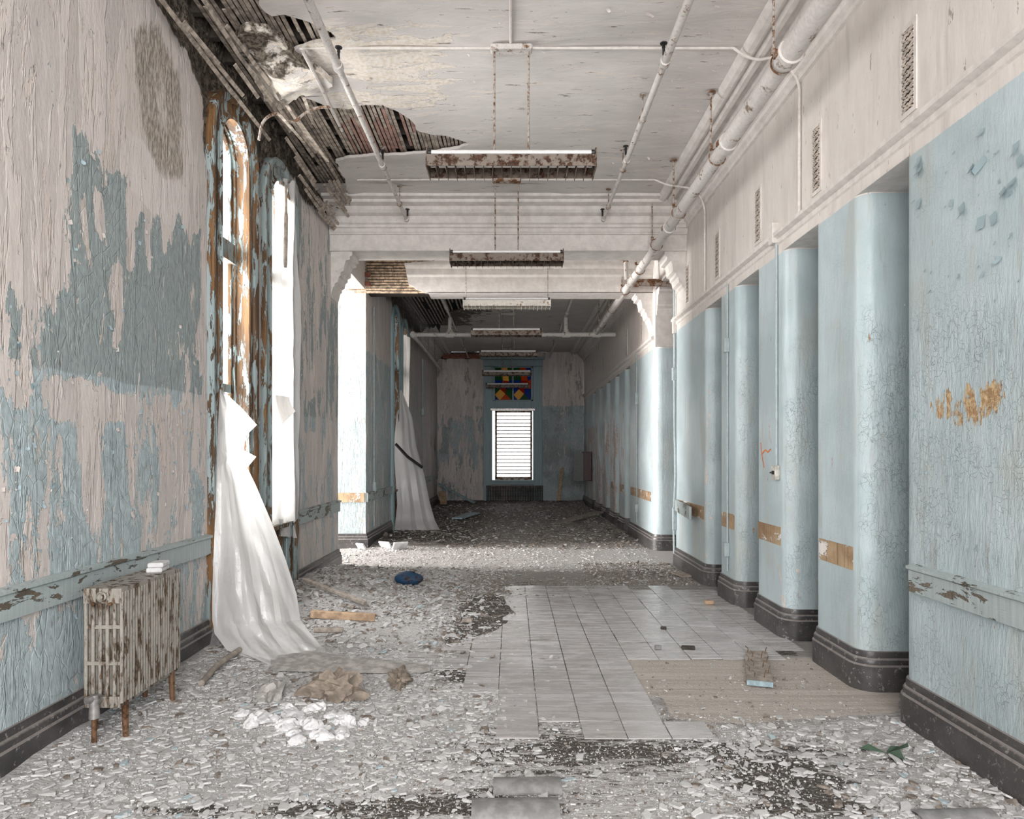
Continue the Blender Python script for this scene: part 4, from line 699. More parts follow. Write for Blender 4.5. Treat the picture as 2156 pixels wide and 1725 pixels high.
m = MB(); m.tube([(-2.4, 10.2, 4.42), (1.66, 10.2, 4.42)], .026, 12); m.build('ceiling_branch', M['pipe'], t, 40); m = MB(); m.tube([(1.70, 10.2, 4.38), (1.70, 10.12, BZ + .03)], .034, 12); m.build('drop', M['pipe'], t, 40)
m = MB(); m.tube([(1.62, 10.2, 4.42), (1.67, 10.2, 4.418), (1.695, 10.2, 4.40), (1.70, 10.2, 4.35)], .042, 12); m.build('elbow', M['rustp'], t, 40)
for x in (-1.85, .55): m = MB(); m.tube([(x - .04, 10.2, 4.42), (x + .04, 10.2, 4.42)], .042, 12); m.tube([(x, 10.2, 4.42), (x, 10.2, 4.49)], .02, 8); m.build('tee', M['rustp'], t, 40)
m = MB(); m.tube([(-2.08, 14.3, 3.99), (2.17, 14.3, 3.99)], .048, 14); m.build('cross_pipe', M['pipe'], t, 40)
for x in (-1.30, 1.13, BX): m = MB(); m.tube([(x - .08, 14.3, 3.99), (x + .08, 14.3, 3.99)], .066, 14); m.tube([(x, 14.3, 3.99), (x, 14.3, 4.10)], .056, 12); m.build('tee', M['pipe'], t, 40)
for x in (-1.30, 1.13): m = MB(); m.tube([(x, 14.3, 4.0), (x, 14.3, 4.345)], .04, 12); m.build('riser', M['pipe'], t, 40)
m = MB(); m.tube([(-2.06, 14.25, 3.98), (-2.06, 19.6, 3.93)], .048, 14); m.build('side_pipe', M['pipe'], t, 40); m = MB(); m.tube([(-2.06, 14.2, 3.98), (-2.06, 14.4, 3.98)], .064, 14); m.build('coupling', M['pipe'], t, 40)
for y in (15.4, 16.8, 18.2): m = MB(); m.tube([(-2.06, y, 4.0), (-2.06, y, ZC)], .007, 6); m.build('hanger_rod', M['rod'], t, 40)
# ------------------------------------------------------------------ wall vents
def vent(y, label, z0=3.38, z1=3.83, w=.105):
    t = empty('wall_vent', (XR, y, z0), label, 'vent', 'grilles above the picture rail')
    m = MB(); m.bb((XR - .002, y - w / 2, z0), (XR + .03, y + w / 2, z1)); m.build('shade_block', M['vent'], t)  # solid near-black block on the uncut wall, its colour painting the shade behind the grille
    m = MB()
    for a, b, c, d in ((y - w / 2 - .025, y - w / 2, z0 - .03, z1 + .03), (y + w / 2, y + w / 2 + .025, z0 - .03, z1 + .03), (y - w / 2, y + w / 2, z0 - .03, z0), (y - w / 2, y + w / 2, z1, z1 + .03)): m.bb((XR - .007, a, c), (XR + .01, b, d))
    m.build('frame', M['gyp'], t)
    m = MB(); n = 10
    for i in range(n):
        zc = z0 + (i + .5) * (z1 - z0) / n; e = w / 2; hh = (z1 - z0) / n / 2
        for s1, s2 in ((1, 1), (1, -1)): m.tube([(XR - .006, y - e, zc - s1 * s2 * hh), (XR - .006, y + e, zc + s1 * s2 * hh)], .0065, 5)
        m.bb((XR - .009, y - e, zc - .004), (XR - .003, y + e, zc + .004)); m.lathe([(.018, 0), (.018, .006)], (XR - .01, y, zc), 'X', 8)
    m.build('grille', M['grille'], t); return t
for y, q in ((3.765, 'nearest pierced wall grille above the first blue recess'), (4.90, 'second pierced wall grille along the picture rail'), (6.07, 'third pierced wall grille along the picture rail'), (7.27, 'fourth pierced wall grille along the picture rail'), (8.50, 'last pierced grille before the nearer beam')): vent(y, q)
for y, q in ((11.5, 'first narrow dark slot grille past the farther beam'), (13.0, 'second narrow dark slot grille past the farther beam')): vent(y, q, 3.38, 3.83, .06)
# ------------------------------------------------------------------ conduits, boxes, switch
def conduit(name, pts, r, mat, label, boxes=()):
    t = empty(name, pts[0], label, 'conduit'); m = MB(); m.tube(pts, r, 8); m.build('tubing', M[mat], t, 40)
    for c, d, bm_ in boxes: m = MB(); m.box(c, d); m.build('junction_box', M[bm_], t, None, .006)
    return t
def bez(p, n=6):
    p = [Vector(q) for q in p]; out = []
    for i in range(len(p) - 1):
        a, b, c, d = p[max(i - 1, 0)], p[i], p[i + 1], p[min(i + 2, len(p) - 1)]
        for k in range(n): s = k / n; out.append(.5 * ((2 * b) + (c - a) * s + (2 * a - 5 * b + 4 * c - d) * s * s + (3 * b - a - 3 * c + d) * s ** 3))
    return out + [p[-1]]
conduit('ceiling_conduit', [(-1.62, 5.22, ZC - .012), (1.70, 5.22, ZC - .012)], .010, 'gyp', 'thin conduit across the ceiling past the nearest light canopy')
conduit('ceiling_conduit', [(-1.75, 7.72, ZC - .012), (1.62, 7.72, ZC - .012)], .010, 'gyp', 'thin conduit across the ceiling past the second light canopy')
conduit('ceiling_conduit', [(-.01, -2.6, ZC - .012), (-.01, 5.2, ZC - .012)], .012, 'gyp', 'thin conduit along the ceiling leading to the nearest canopy')
conduit('cornice_conduit', bez([(1.70, 5.22, 4.585), (1.78, 5.22, 4.53), (1.88, 5.22, 4.50), (1.98, 5.2, 4.50), (2.06, 5.19, 4.46), (2.13, 5.18, 4.38), (2.17, 5.17, 4.28), (2.175, 5.17, 4.1), (2.175, 5.17, 3.3)]), .011, 'gyp', 'bent conduit curling over the cornice beside the nearest light')
conduit('cornice_conduit', bez([(1.62, 7.72, 4.585), (1.76, 7.72, 4.53), (1.9, 7.72, 4.51), (2.05, 7.7, 4.47), (2.13, 7.7, 4.38), (2.17, 7.7, 4.25), (2.175, 7.7, 4.1), (2.175, 7.7, 3.3)]), .011, 'gyp', 'bent conduit curling over the cornice beside the second light')
y = 5.62; conduit('wall_conduit', [(2.178, y, 3.32), (2.178, y, 1.36)], .010, 'bcond', 'conduit dropping down the blue wall to the toggle switch', [((2.165, y + .02, 3.30), (.06, .10, .17), 'gyp')])
y = 6.90; conduit('wall_conduit', [(2.178, y, 3.2), (2.178, y, .3)], .009, 'bcond', 'full height conduit on the narrow blue pier with two boxes', [((2.165, y, 2.58), (.05, .07, .14), 'bcond'), ((2.165, y, .52), (.05, .07, .14), 'bcond')])
y = 9.10; conduit('wall_conduit', bez([(2.16, y, 4.0), (2.165, y, 3.0), (2.165, y, 2.0), (2.17, y - .02, 1.2), (2.16, y + .02, .6), (2.165, y, .05)]), .014, 'bcond', 'conduit down the corner of the blue wall beside the opening', [((2.165, y, 3.2), (.05, .06, .22), 'gyp'), ((2.165, y, 2.55), (.06, .07, .17), 'bcond'), ((2.165, y, .62), (.05, .06, .3), 'bcond')])
conduit('wall_conduit', [(2.178, 11.9, 3.3), (2.178, 11.9, .3)], .012, 'bcond', 'conduit on the far blue wall past the rounded pier', [((2.165, 11.9, 2.45), (.05, .12, .2), 'bcond'), ((2.165, 11.9, .55), (.05, .1, .14), 'bcond')])
conduit('wall_conduit', [(XL + .015, 11.2, 3.9), (XL + .015, 11.2, .3)], .012, 'bcond', 'conduit on the peeling wall beyond the bright pier', [((XL + .02, 11.25, .95), (.05, .12, .16), 'bcond')])
conduit('wall_conduit', [(XL + .02, 17.3, 3.9), (XL + .02, 17.3, .3)], .016, 'bcond', 'grey conduit on the far dim peeling wall', [((XL + .03, 17.3, 2.55), (.06, .2, .16), 'bcond')])
conduit('loose_cable', bez([at(545, 295, 5.6), at(552, 262, 5.6), at(566, 245, 5.6), at(585, 240, 5.65), at(600, 252, 5.7), at(618, 257, 5.75), at(640, 240, 5.75), at(662, 228, 5.72), at(695, 225, 5.72)]), .012, 'rod', 'loose bent cable dangling from the broken ceiling corner')
conduit('loose_cable', bez([at(650, 452, 8.0), at(660, 438, 8.0), at(690, 432, 8.1), at(712, 438, 8.2)]), .008, 'rod', 'short loose cable at the ceiling corner near the beam bracket')
conduit('ceiling_conduit', [at(638, 108, 5.2), at(672, 175, 5.55), at(720, 275, 6.4)], .016, 'pipe', 'detached conduit strip hanging diagonally across the lath hole')
t = empty('light_switch', (2.16, 5.62, 1.26), 'ivory toggle switch box at the foot of a blue wall conduit', 'switch'); m = MB(); m.bb((2.15, 5.575, 1.27), (2.19, 5.665, 1.39)); m.build('box', M['switch'], t, None, .005); m = MB(); m.bb((2.147, 5.595, 1.315), (2.152, 5.645, 1.345)); m.box((2.138, 5.62, 1.33), (.03, .014, .012)); m.build('toggle', M['black'], t)
gp = bez([onR(*q)[::1] + (0,) for q in ((1602, 932), (1604, 955), (1609, 985))]) ; gp = [(2.187, p[0], p[1]) for p in gp]; gq = [(2.187, p[0], p[1]) for p in bez([onR(*q) + (0,) for q in ((1605, 956), (1612, 948), (1617, 952), (1623, 946))])]
m = MB(); m.tube(gp, .008, 5); m.tube(gq, .008, 5); m.v = [(2.1885 + (x - 2.187) * .15, y, z) for x, y, z in m.v]; m.build('spray_mark', M['orange'], wr)
# red fire cabinet near the end
t = empty('fire_cabinet', (2.1, 18.9, .75), 'open dark red cabinet on the blue wall near the end window', 'cabinet'); m = MB(); m.bb((1.96, 18.7, .75), (2.185, 19.2, 1.55)); m.build('body', M['redbox'], t, None, .01); m = MB(); m.box((1.84, 18.74, 1.13), (.30, .025, .76), Matrix.Rotation(-.12, 3, 'Z')); m.build('door', M['black'], t)
# broken rail piece hanging from panel
m = MB(); a, b = Vector((2.165, 9.02, .81)), Vector((2.085, 7.98, .79)); d = b - a; m.box((a + b) / 2, (.03, d.length, .15), d.to_track_quat('Y', 'Z').to_matrix()); o = m.build('loose_rail', M['woodrail'], None, None, .004, (a + b) / 2); tag(o, 'broken length of blue chair rail sticking out from the wall', 'rail')
# ------------------------------------------------------------------ plastic sheets
def loft(name, rows, nu, mat, parent, fold, label=None, sub=6):
    """rows of (py, pxL, YL, pxR, YR): edges of the hanging sheet; folds push it towards the viewer"""
    R_ = np.array(rows, float); t = np.linspace(0, len(rows) - 1, (len(rows) - 1) * sub + 1); q = np.stack([np.interp(t, np.arange(len(rows)), R_[:, k]) for k in range(5)], 1); V = []; u = np.linspace(0, 1, nu)
    vmax = len(q) - 1
    for i, (py, pl, yl, pr, yr) in enumerate(q):
        A, B = np.array(at(pl, py, yl)), np.array(at(pr, py, yr)); w = i / vmax
        for k in u:
            p = A + (B - A) * k; d = fold(k, w, py); e = min(1, 5 * min(k, 1 - k) + .15); n = np.array([.55, -.83, 0]); p = p + n * d * e; V.append((p[0], p[1], max(p[2], .006 + float(mound(p[0], p[1])))))
    F = [(i * nu + j, i * nu + j + 1, (i + 1) * nu + j + 1, (i + 1) * nu + j) for i in range(vmax) for j in range(nu - 1)]
    m = MB(); m.add(V, F); return m.build(name, mat, parent, 28)
ROWS = [(820, 463, 5.25, 466, 5.27), (860, 461, 5.23, 510, 5.52), (895, 459, 5.22, 541, 5.72), (918, 458, 5.22, 517, 5.62), (948, 457, 5.21, 513, 5.62), (962, 457, 5.2, 540, 5.74), (985, 456, 5.2, 521, 5.62), (1020, 455, 5.18, 538, 5.62), (1100, 452, 5.14, 572, 5.56), (1180, 449, 5.09, 602, 5.48),
        (1250, 447, 5.05, 624, 5.40), (1305, 447, 5.0, 632, 5.33), (1335, 452, 4.97, 655, 5.25), (1370, 478, 4.92, 683, 5.15), (1398, 560, 4.83, 690, 4.98)]
LAT = np.random.default_rng(3).random((40, 40))
def lnz(k, w, nk, nw, o=0):
    a, b = k * nk + o, w * nw + o * 2; i, j = int(a), int(b); u, v = a - i, b - j; L = lambda p, q: LAT[p % 40, q % 40]
    return (L(i, j) + (L(i + 1, j) - L(i, j)) * u + (L(i + 1, j + 1) - L(i + 1, j)) * v) if u > v else (L(i, j) + (L(i, j + 1) - L(i, j)) * v + (L(i + 1, j + 1) - L(i, j + 1)) * u)
def fold1(k, w, py):
    a = .02 + .16 * w ** 1.3; q = k * 2.6 + .5 * w * (1 - k); cr = abs((q % 1) - .5) * 2
    return a * (.7 * (1 - abs(k * 2 - .7)) + .55 * cr * w) + (.04 + .2 * w ** 2) * (lnz(k, w, 4, 5) - .5) + (.02 + .10 * w ** 2) * (lnz(k, w, 9, 10, 3) - .5) + .14 * max(0, w - .82) / .18 * (lnz(k, w, 7, 30, 7) - .3)
t = empty('plastic_sheet', (-2.1, 5.1, 0), 'torn white plastic sheet hanging from the brown arched window to the floor', 'plastic sheet')
loft('film', ROWS, 64, M['plastic'], t, fold1, sub=7)
m = MB(); V = []; nu, nv = 40, 8
for i in range(nv):
    for j in range(nu):
        k = j / (nu - 1); px = 570 + 335 * k; c = 1392 + 20 * k; py = c - (30 * (1 - k) + 16) / 2 + (34 * (1 - k) ** .7 + 14) * i / (nv - 1); x, y = onF(px, py); V.append((x, y, .012 + float(mound(x, y)) + .035 * float(vn(k * 12, i * .6, 4)) * math.sin(math.pi * i / (nv - 1)) * (1 - .5 * k)))
m.add(V, [(i * nu + j, i * nu + j + 1, (i + 1) * nu + j + 1, (i + 1) * nu + j) for i in range(nv - 1) for j in range(nu - 1)]); m.build('trailing_edge', M['film'], t, 35)
t = empty('plastic_curtain', (XL, 6.8, .8), 'bright backlit plastic sheet covering the second arched window', 'plastic sheet'); V = []; nu, nv = 30, 60
for i in range(nv):
    w = i / (nv - 1); z = 4.18 - w * 3.36; g = 1 - .35 * math.exp(-w * 9)
    for j in range(nu):
        k = j / (nu - 1); y = 6.80 + (k - .5) * .60 * g + .02 * math.sin(w * 11 + k * 3); V.append((XL - .02 + .085 * k + .022 * math.sin(k * 17 + 3 * math.sin(w * 3)) * (.4 + .6 * math.exp(-w * 2)) + .03 * (float(fbm(k * 3, w * 9, 3, 12)) - .5), y, z + .10 * k * math.exp(-w * 6) - .05 * math.sin(k * 3) * (w > .97)))
m = MB(); m.add(V, [(i * nu + j, i * nu + j + 1, (i + 1) * nu + j + 1, (i + 1) * nu + j) for i in range(nv - 1) for j in range(nu - 1)]); m.build('film', M['plastic'], t, 40)
V = []
for i in range(8):
    for j in range(8): k, w = j / 7, i / 7; V.append((XL + .02 + .05 * k + .06 * w * w, 6.50 + .28 * k, 2.05 - .30 * w + .16 * k * w))
m = MB(); m.add(V, [(i * 8 + j, i * 8 + j + 1, (i + 1) * 8 + j + 1, (i + 1) * 8 + j) for i in range(7) for j in range(7)]); m.build('torn_flap', M['plastic'], t, 40)
m = MB(); m.tube(bez([(XL + .06, 6.70, 4.12), (XL + .075, 6.66, 3.8), (XL + .075, 6.64, 3.3)]), [.012] * 6 + [.02] * 6 + [.015], 6); m.build('dangling_strip', M['greywood'], t, 40)
m = MB(); V = [(XL + .03 + .03 * math.sin(j * 1.7 + i), 6.56 + .07 * j, .86 - .08 * i - .012 * j) for i in range(3) for j in range(8)]; m.add(V, [(i * 8 + j, i * 8 + j + 1, (i + 1) * 8 + j + 1, (i + 1) * 8 + j) for i in range(2) for j in range(7)]); m.build('lower_hem', M['plastic'], t, 40)
t = empty('plastic_sheet', (-2.1, 13.5, 0), 'far white plastic sheet slumped from a window beyond the bright pier', 'plastic sheet')
ROWS2 = [(822, 842, 13.7, 846, 13.75), (880, 834, 13.55, 868, 13.9), (940, 829, 13.4, 876, 13.9), (1000, 832, 13.35, 893, 13.8), (1060, 836, 13.3, 905, 13.7), (1095, 832, 13.2, 915, 13.55), (1116, 830, 13.05, 925, 13.3)]
loft('film', ROWS2, 40, M['plastic'], t, lambda k, w, py: .10 * w * abs(((k * 3.1) % 1) - .5) * 2 + .05 * w * float(vn(k * 6, w * 8, 2)), sub=6)
m = MB(); m.tube([Vector(at(833, 935, 13.3)), Vector(at(858, 962, 13.25)), Vector(at(890, 985, 13.3))], .03, 4); m.build('tape_strip', M['black'], t)
t = empty('plastic_curtain', (XL, 14.4, .8), 'narrow lit plastic strip over the farthest arched window', 'plastic sheet'); V = []
for i in range(30):
    w = i / 29
    for j in range(12): k = j / 11; V.append((XL - .02 + .09 * k + .02 * math.sin(k * 14 + w * 5), 14.15 + .55 * k, 4.0 - 2.6 * w))
m = MB(); m.add(V, [(i * 12 + j, i * 12 + j + 1, (i + 1) * 12 + j + 1, (i + 1) * 12 + j) for i in range(29) for j in range(11)]); m.build('film', M['plastic'], t, 40)
# ------------------------------------------------------------------ loose things on the floor
def fz(x, y): return float(mound(x, y))
def plank(name, a, b, w, th, mat, label, cat='board', roll=0):
    a, b = Vector(a), Vector(b); d = b - a; m = MB(); m.box((a + b) / 2, (w, d.length, th), d.to_track_quat('Y', 'Z').to_matrix() @ Matrix.Rotation(roll, 3, 'Y')); o = m.build(name, M[mat], None, None, .004, (a + b) / 2); return tag(o, label, cat)
x0, y0 = onF(1600, 1448); x1, y1 = onF(1592, 1382); t = empty('floor_board', (x0, y0, .012), 'short grey board with bent nails and a blue painted end', 'board')
d = Vector((x1 - x0, y1 - y0, 0)); Q = d.to_track_quat('Y', 'Z').to_matrix(); c = Vector(((x0 + x1) / 2, (y0 + y1) / 2, .026)); m = MB(); m.box(c, (.155, d.length, .028), Q); m.build('plank', M['greywood'], t, None, .003)
m = MB(); m.box(Vector((x0, y0, .026)) - d.normalized() * .004, (.157, .012, .031), Q); m.build('painted_end', M['bluewood'], t)
for s in (-1, 1):
    for k in range(6): p = Vector((x0, y0, .038)) + d * (.12 + .16 * k) + Q @ Vector((s * (.03 + .03 * (k % 2)), 0, 0)); m = MB(); m.tube([p, p + Vector((.003, 0, .03)), p + Vector((.014 * s, .01, .045))], .003, 5); m.build('nail', M['rustd'], t)
x, y = onF(660, 1322); plank('timber', (*onF(655, 1330), .05 + fz(*onF(655, 1330))), (*onF(790, 1328), .03 + fz(*onF(790, 1328))), .05, .06, 'timber', 'short new timber batten on the rubble beside the plastic sheet', 'timber')
a = onF(640, 1290); b = onF(770, 1316); plank('timber', (*a, .10 + fz(*a)), (*b, .05 + fz(*b)), .045, .03, 'greywood', 'grey split batten resting on the rubble behind the timber', 'timber')
a = onF(662, 1350); b = onF(722, 1348); m = MB(); m.tube([(*a, .05 + fz(*a)), (*b, .035 + fz(*b))], .022, 10); tag(m.build('pipe_stub', M['greywood'], None, 40, 0, (*a, .05)), 'short brown pipe stub poking from under the plastic sheet', 'pipe stub')
a = onF(424, 1458); b = onF(505, 1392); m = MB(); m.tube(bez([(*a, .028 + fz(*a)), ((a[0] + b[0]) / 2 - .02, (a[1] + b[1]) / 2, .045 + fz(*b)), (*b, .05 + fz(*b))]), .02, 12); tag(m.build('bent_pipe', M['greywood'], None, 40, 0, (*a, .02)), 'bent grey pipe lying on the rubble near the radiator', 'pipe stub')
a = onF(455, 1390); m = MB(); m.add([Vector((a[0] - .12, a[1] + .12, .02)), Vector((a[0] - .03, a[1] + .12, .02)), Vector((a[0] - .10, a[1] + .3, .35)), Vector((a[0] - .17, a[1] + .3, .35)), Vector((a[0] + .02, a[1] - .02, .015)), Vector((a[0] + .10, a[1] - .03, .015))], [(0, 1, 2, 3), (0, 4, 5, 1)]); tag(m.build('rubber_strip', M['zinc'], None, None, 0, (a[0], a[1], 0)), 'dark folded metal strip at the foot of the plastic sheet', 'metal strip')
# blue ball
x, y = onF(858, 1252); bm = bmesh.new(); bmesh.ops.create_uvsphere(bm, u_segments=28, v_segments=18, radius=.155)
for v in bm.verts:
    v.co.z *= .48; v.co.y *= .8
    if v.co.x > .05 and v.co.z > .0: v.co.z *= .8
    v.co += v.normal * .006 * (float(vn(v.co.x * 14, v.co.y * 14, 3)) - .5)
me = bpy.data.meshes.new('deflated_ball'); bm.to_mesh(me); bm.free(); me.materials.append(M['ball']); smooth(me); o = link('deflated_ball', me, None, (x, y + .1, .07 + fz(x, y + .1))); tag(o, 'deflated dusty blue ball sunk in the rubble', 'ball')
def crumple(name, px, py, sx, sy, sz, mat, label, cat, seed, amp=.45, sub=4):
    x, y = onF(px, py); bm = bmesh.new(); bmesh.ops.create_icosphere(bm, subdivisions=sub, radius=1)
    for v in bm.verts:
        a, b = v.co.x * 2.1 + v.co.z * .9 + 30, v.co.y * 2.1 - v.co.z * .7 + 40; n = abs(float(vn(a, b, seed)) - .5) * 2.2 + .8 * abs(float(vn(a * 2.3, b * 2.3, seed + 1)) - .5) * 2
        v.co *= (1 - amp * .7 + amp * n); v.co = Vector((v.co.x * sx, v.co.y * sy, max(v.co.z, -.25) * sz))
    me = bpy.data.meshes.new(name); bm.to_mesh(me); bm.free(); me.materials.append(mat); smooth(me, 22); return tag(link(name, me, None, (x, y, fz(x, y) + sz * .2), (0, 0, seed)), label, cat)
crumple('crumpled_paper', 705, 1478, .17, .11, .11, M['paper'], 'crumpled brown paper bundle on the plaster rubble', 'paper', 3, .6)
crumple('crumpled_paper', 575, 1484, .16, .07, .05, M['film'], 'flattened grey wrapper on the rubble before the plastic sheet', 'paper', 5, .5, 3)
crumple('torn_cloth', 840, 1436, .17, .06, .045, M['paper'], 'torn brown cloth strip at the end of the trailing plastic', 'cloth', 8, .6)
def duct(px, py, L, r, rot, label):
    x, y = onF(px, py); m = MB(); V = []; n = 14
    for i in range(2):
        for j in range(n): q = math.radians(15 + 150 * j / (n - 1)); V.append(Vector(((i - .5) * L, r * math.cos(q), r * math.sin(q) * .55)))
    V = [Matrix.Rotation(rot, 3, 'Z') @ v + Vector((x, y, .0)) for v in V]; W2 = [v * 1 + Vector((0, 0, -.006)) for v in V]
    m.add(V + W2, [(j, j + 1, n + j + 1, n + j) for j in range(n - 1)] + [(2 * n + j, 2 * n + j + 1, 3 * n + j + 1, 3 * n + j) for j in range(n - 1)] + [(j, j + 1, 2 * n + j + 1, 2 * n + j) for j in range(n - 1)] + [(n + j, n + j + 1, 3 * n + j + 1, 3 * n + j) for j in range(n - 1)]); tag(m.build('pipe_cover', M['zinc'], None, 40, 0, (x, y, 0)), label, 'pipe cover')
duct(1085, 1712, .36, .085, .03, 'curved grey pipe cover half sunk in soil at the bottom of the picture'); duct(1110, 1660, .3, .07, .02, 'second curved grey pipe cover just behind the first')
duct(2010, 1722, .32, .05, .05, 'thin curved grey cover in the rubble by the black base')
x, y = onF(1870, 1590); m = MB(); [m.add([(x - .01, y, .01), (x + .10 * c + .01, y + .05 * s, .05), (x + .13 * c, y + .10 * s, .018), (x + .05 * c - .02, y + .07 * s, .03)], [(0, 1, 2), (0, 2, 3)]) for c, s in ((-1, .3), (1, .5), (.2, -1))]
tag(m.build('green_wrapper', plain('green_foil', (.05, .085, .055), .6), None, None, 0, (x, y, 0)), 'torn green wrapper among the plaster chunks by the black base', 'wrapper')
for px, py, sx, sy, sz, mt, lb, ct in ((1449, 1370, .10, .05, .025, 'joist', 'charred black block on the pale tiles', 'block'), (1385, 1370, .05, .04, .03, 'zinc', 'small grey metal bit beside the charred block', 'scrap'), (1493, 1274, .09, .06, .035, 'timber', 'small yellow brown wood block by the blue wall base', 'block'), (1397, 1327, .05, .04, .02, 'joist', 'small dark clod on the pale tiles', 'clod'), (985, 1318, .09, .06, .03, 'greywood', 'flat greyish scrap at the rubble edge', 'scrap'), (1436, 1213, .16, .30, .02, 'greywood', 'grey board leaning by the foot of the corner conduit', 'board')):
    x, y = onF(px, py); m = MB(); m.box((x, y, sz / 2 + .008 + fz(x, y)), (sx, sy, sz), Matrix.Rotation(random.uniform(-.4, .4), 3, 'Z')); tag(m.build('scrap_block', M[mt], None, None, .006, (x, y, .01)), lb, ct)
plank('leaning_board', (*at(1176, 1064, 20.3)[:2], .0 + .1), at(1184, 985, 20.72), .09, .03, 'timber', 'narrow pale board leaning on the end wall beside the window', 'board')
plank('fallen_rail', at(922, 1018, 20.5), at(1000, 1060, 20.2), .16, .03, 'bluewood', 'blue rail fallen diagonally against the end wall', 'board')
plank('fallen_board', at(934, 1062, 19.8), at(930, 1035, 20.2), .2, .03, 'timber', 'short pale board propped in the dim end corner', 'board')
plank('fallen_board', at(1166, 1104, 14.6), at(1263, 1078, 16.0), .22, .04, 'greywood', 'long grey board lying across the dim floor by the far blue wall', 'board')
plank('fallen_board', at(962, 1092, 15.2), at(1000, 1080, 16.2), .25, .03, 'bluewood', 'grey blue board on the dim floor near the far plastic sheet', 'board')
for px, py, s, lb in ((842, 1160, .18, 'large pale plaster slab tilted on the bright rubble heap'), (812, 1158, .16, 'second pale slab leaning on the bright rubble heap'), (760, 1160, .12, 'white chunk lying at the foot of the bright pier')):
    x, y = onF(px, py); m = MB(); m.box((x, y, .07), (s * 1.3, .03, s), Matrix.Rotation(.5 * (1 if px > 830 else -1), 3, 'Z') @ Matrix.Rotation(.7, 3, 'X')); tag(m.build('plaster_slab', M['foam'], None, None, .01, (x, y, 0)), lb, 'plaster slab')
# ------------------------------------------------------------------ plaster rubble
def hull(seed, fl=.45):
    r = random.Random(seed); bm = bmesh.new()
    for _ in range(13): v = Vector((r.gauss(0, 1), r.gauss(0, 1), r.gauss(0, 1))).normalized() * r.uniform(.75, 1.05); bm.verts.new((v.x, v.y * r.uniform(.6, .9), v.z * fl))
    g = bmesh.ops.convex_hull(bm, input=bm.verts); bmesh.ops.delete(bm, geom=[e for e in g['geom_interior'] if isinstance(e, bmesh.types.BMVert)], context='VERTS'); zmin = min(v.co.z for v in bm.verts)
    for v in bm.verts: v.co.z -= zmin
    me = bpy.data.meshes.new('plaster_chunk'); bm.to_mesh(me); bm.free(); me.materials.append(M['chunk']); return me
mk = Mat('plaster_chunk'); r_ = mk.rnd(); n_ = mk.noise(60, 5); M['chunk'] = mk.done(mk.mix(mk.ss(n_, .3, .7), mk.mix(r_, (.44, .42, .405), (.60, .585, .575)), mk.mix(r_, (.54, .52, .505), (.68, .67, .665))), .9, mk.bump(mk.noise(90, 6, .7), .5, .006), spec=.2)
HL = [hull(i, random.choice((.07, .1, .13, .2, .35))) for i in range(16)]
def chunk(x, y, s, label, cat='plaster chunk', group=None, name='plaster_chunk', me=None):
    o = link(name, me or random.choice(HL), None, (x, y, fz(x, y) - .004), (random.uniform(-.15, .15), random.uniform(-.15, .15), random.uniform(0, 6.28))); o.scale = (s * random.uniform(.8, 1.3), s * random.uniform(.7, 1.1), s * random.uniform(.7, 1.1)); return tag(o, label, cat, group)
for px, py, s, lb in ((95, 1690, .075, 'long white plaster chunk in the corner below the radiator'), (870, 1708, .05, 'white plaster chunk on dark soil at the very front'), (1602, 1712, .05, 'squarish plaster chunk in the front rubble near the dark soil hole'), (1690, 1690, .065, 'knobbly white plaster lump beside the dark soil hole'), (1085, 1552, .035, 'lone pale plaster chunk on the bare grey boards'), (1362, 1222, .06, 'pale rubble lump on the dirt beside the blue wall'), (1040, 1242, .07, 'rounded plaster lump on dark dirt behind the pale tiles'), (330, 1585, .07, 'large flat plaster piece near the radiator valve'), (1345, 1468, .02, 'small pale chip on the bare plywood patch')):
    x, y = onF(px, py); chunk(x, y, s, lb)
REG = [(.46, (-2.2, .1, 2.72, 5.0)), (.2, (.7, 2.1, 2.72, 3.75)), (.05, (-.2, .8, 2.75, 3.3)), (.17, (-2.1, -.3, 5.2, 8.6)), (.09, (-2.2, 2.0, 8.7, 10.6)), (.03, (-.2, 2.0, 4.6, 8.5))]
for i in range(285):
    q = random.random(); k = 0
    while q > REG[k][0] and k < len(REG) - 1: q -= REG[k][0]; k += 1
    x0, x1, y0, y1 = REG[k][1]; x = random.uniform(x0, x1); y = random.uniform(y0, y1)
    s = {0: random.uniform(.02, .058), 1: random.uniform(.02, .055), 2: random.uniform(.015, .03), 3: random.uniform(.025, .06), 4: random.uniform(.03, .06), 5: random.uniform(.012, .022)}[k]
    chunk(x, y, s, 'broken white plaster chunk lying loose in the floor rubble', group='plaster chunks on the corridor floor')
bl = []
for i in range(4):
    bm = bmesh.new(); bmesh.ops.create_icosphere(bm, subdivisions=3, radius=1)
    for v in bm.verts: v.co *= .45 + 1.1 * float(fbm(v.co.x * 2.6 + i * 9, v.co.y * 2.6 + v.co.z * 3.1, 4, 40 + i))
    for v in bm.verts: v.co.z = max(v.co.z, -.3) * .7 + .2
    me = bpy.data.meshes.new('insulation_lump'); bm.to_mesh(me); bm.free(); me.materials.append(M['foam']); smooth(me, 30); bl.append(me)
for i in range(34):
    a, r = random.uniform(0, 6.28), math.sqrt(random.random()); x, y = onF(640 + 150 * r * math.cos(a), 1535 + 34 * r * math.sin(a)); chunk(x, y, random.uniform(.025, .058), 'soft white lump in the heap in front of the crumpled paper', 'insulation lump', 'white lumps heaped before the crumpled paper', 'insulation_lump', random.choice(bl))
PP, SS, TT, TI = [], [], [], []
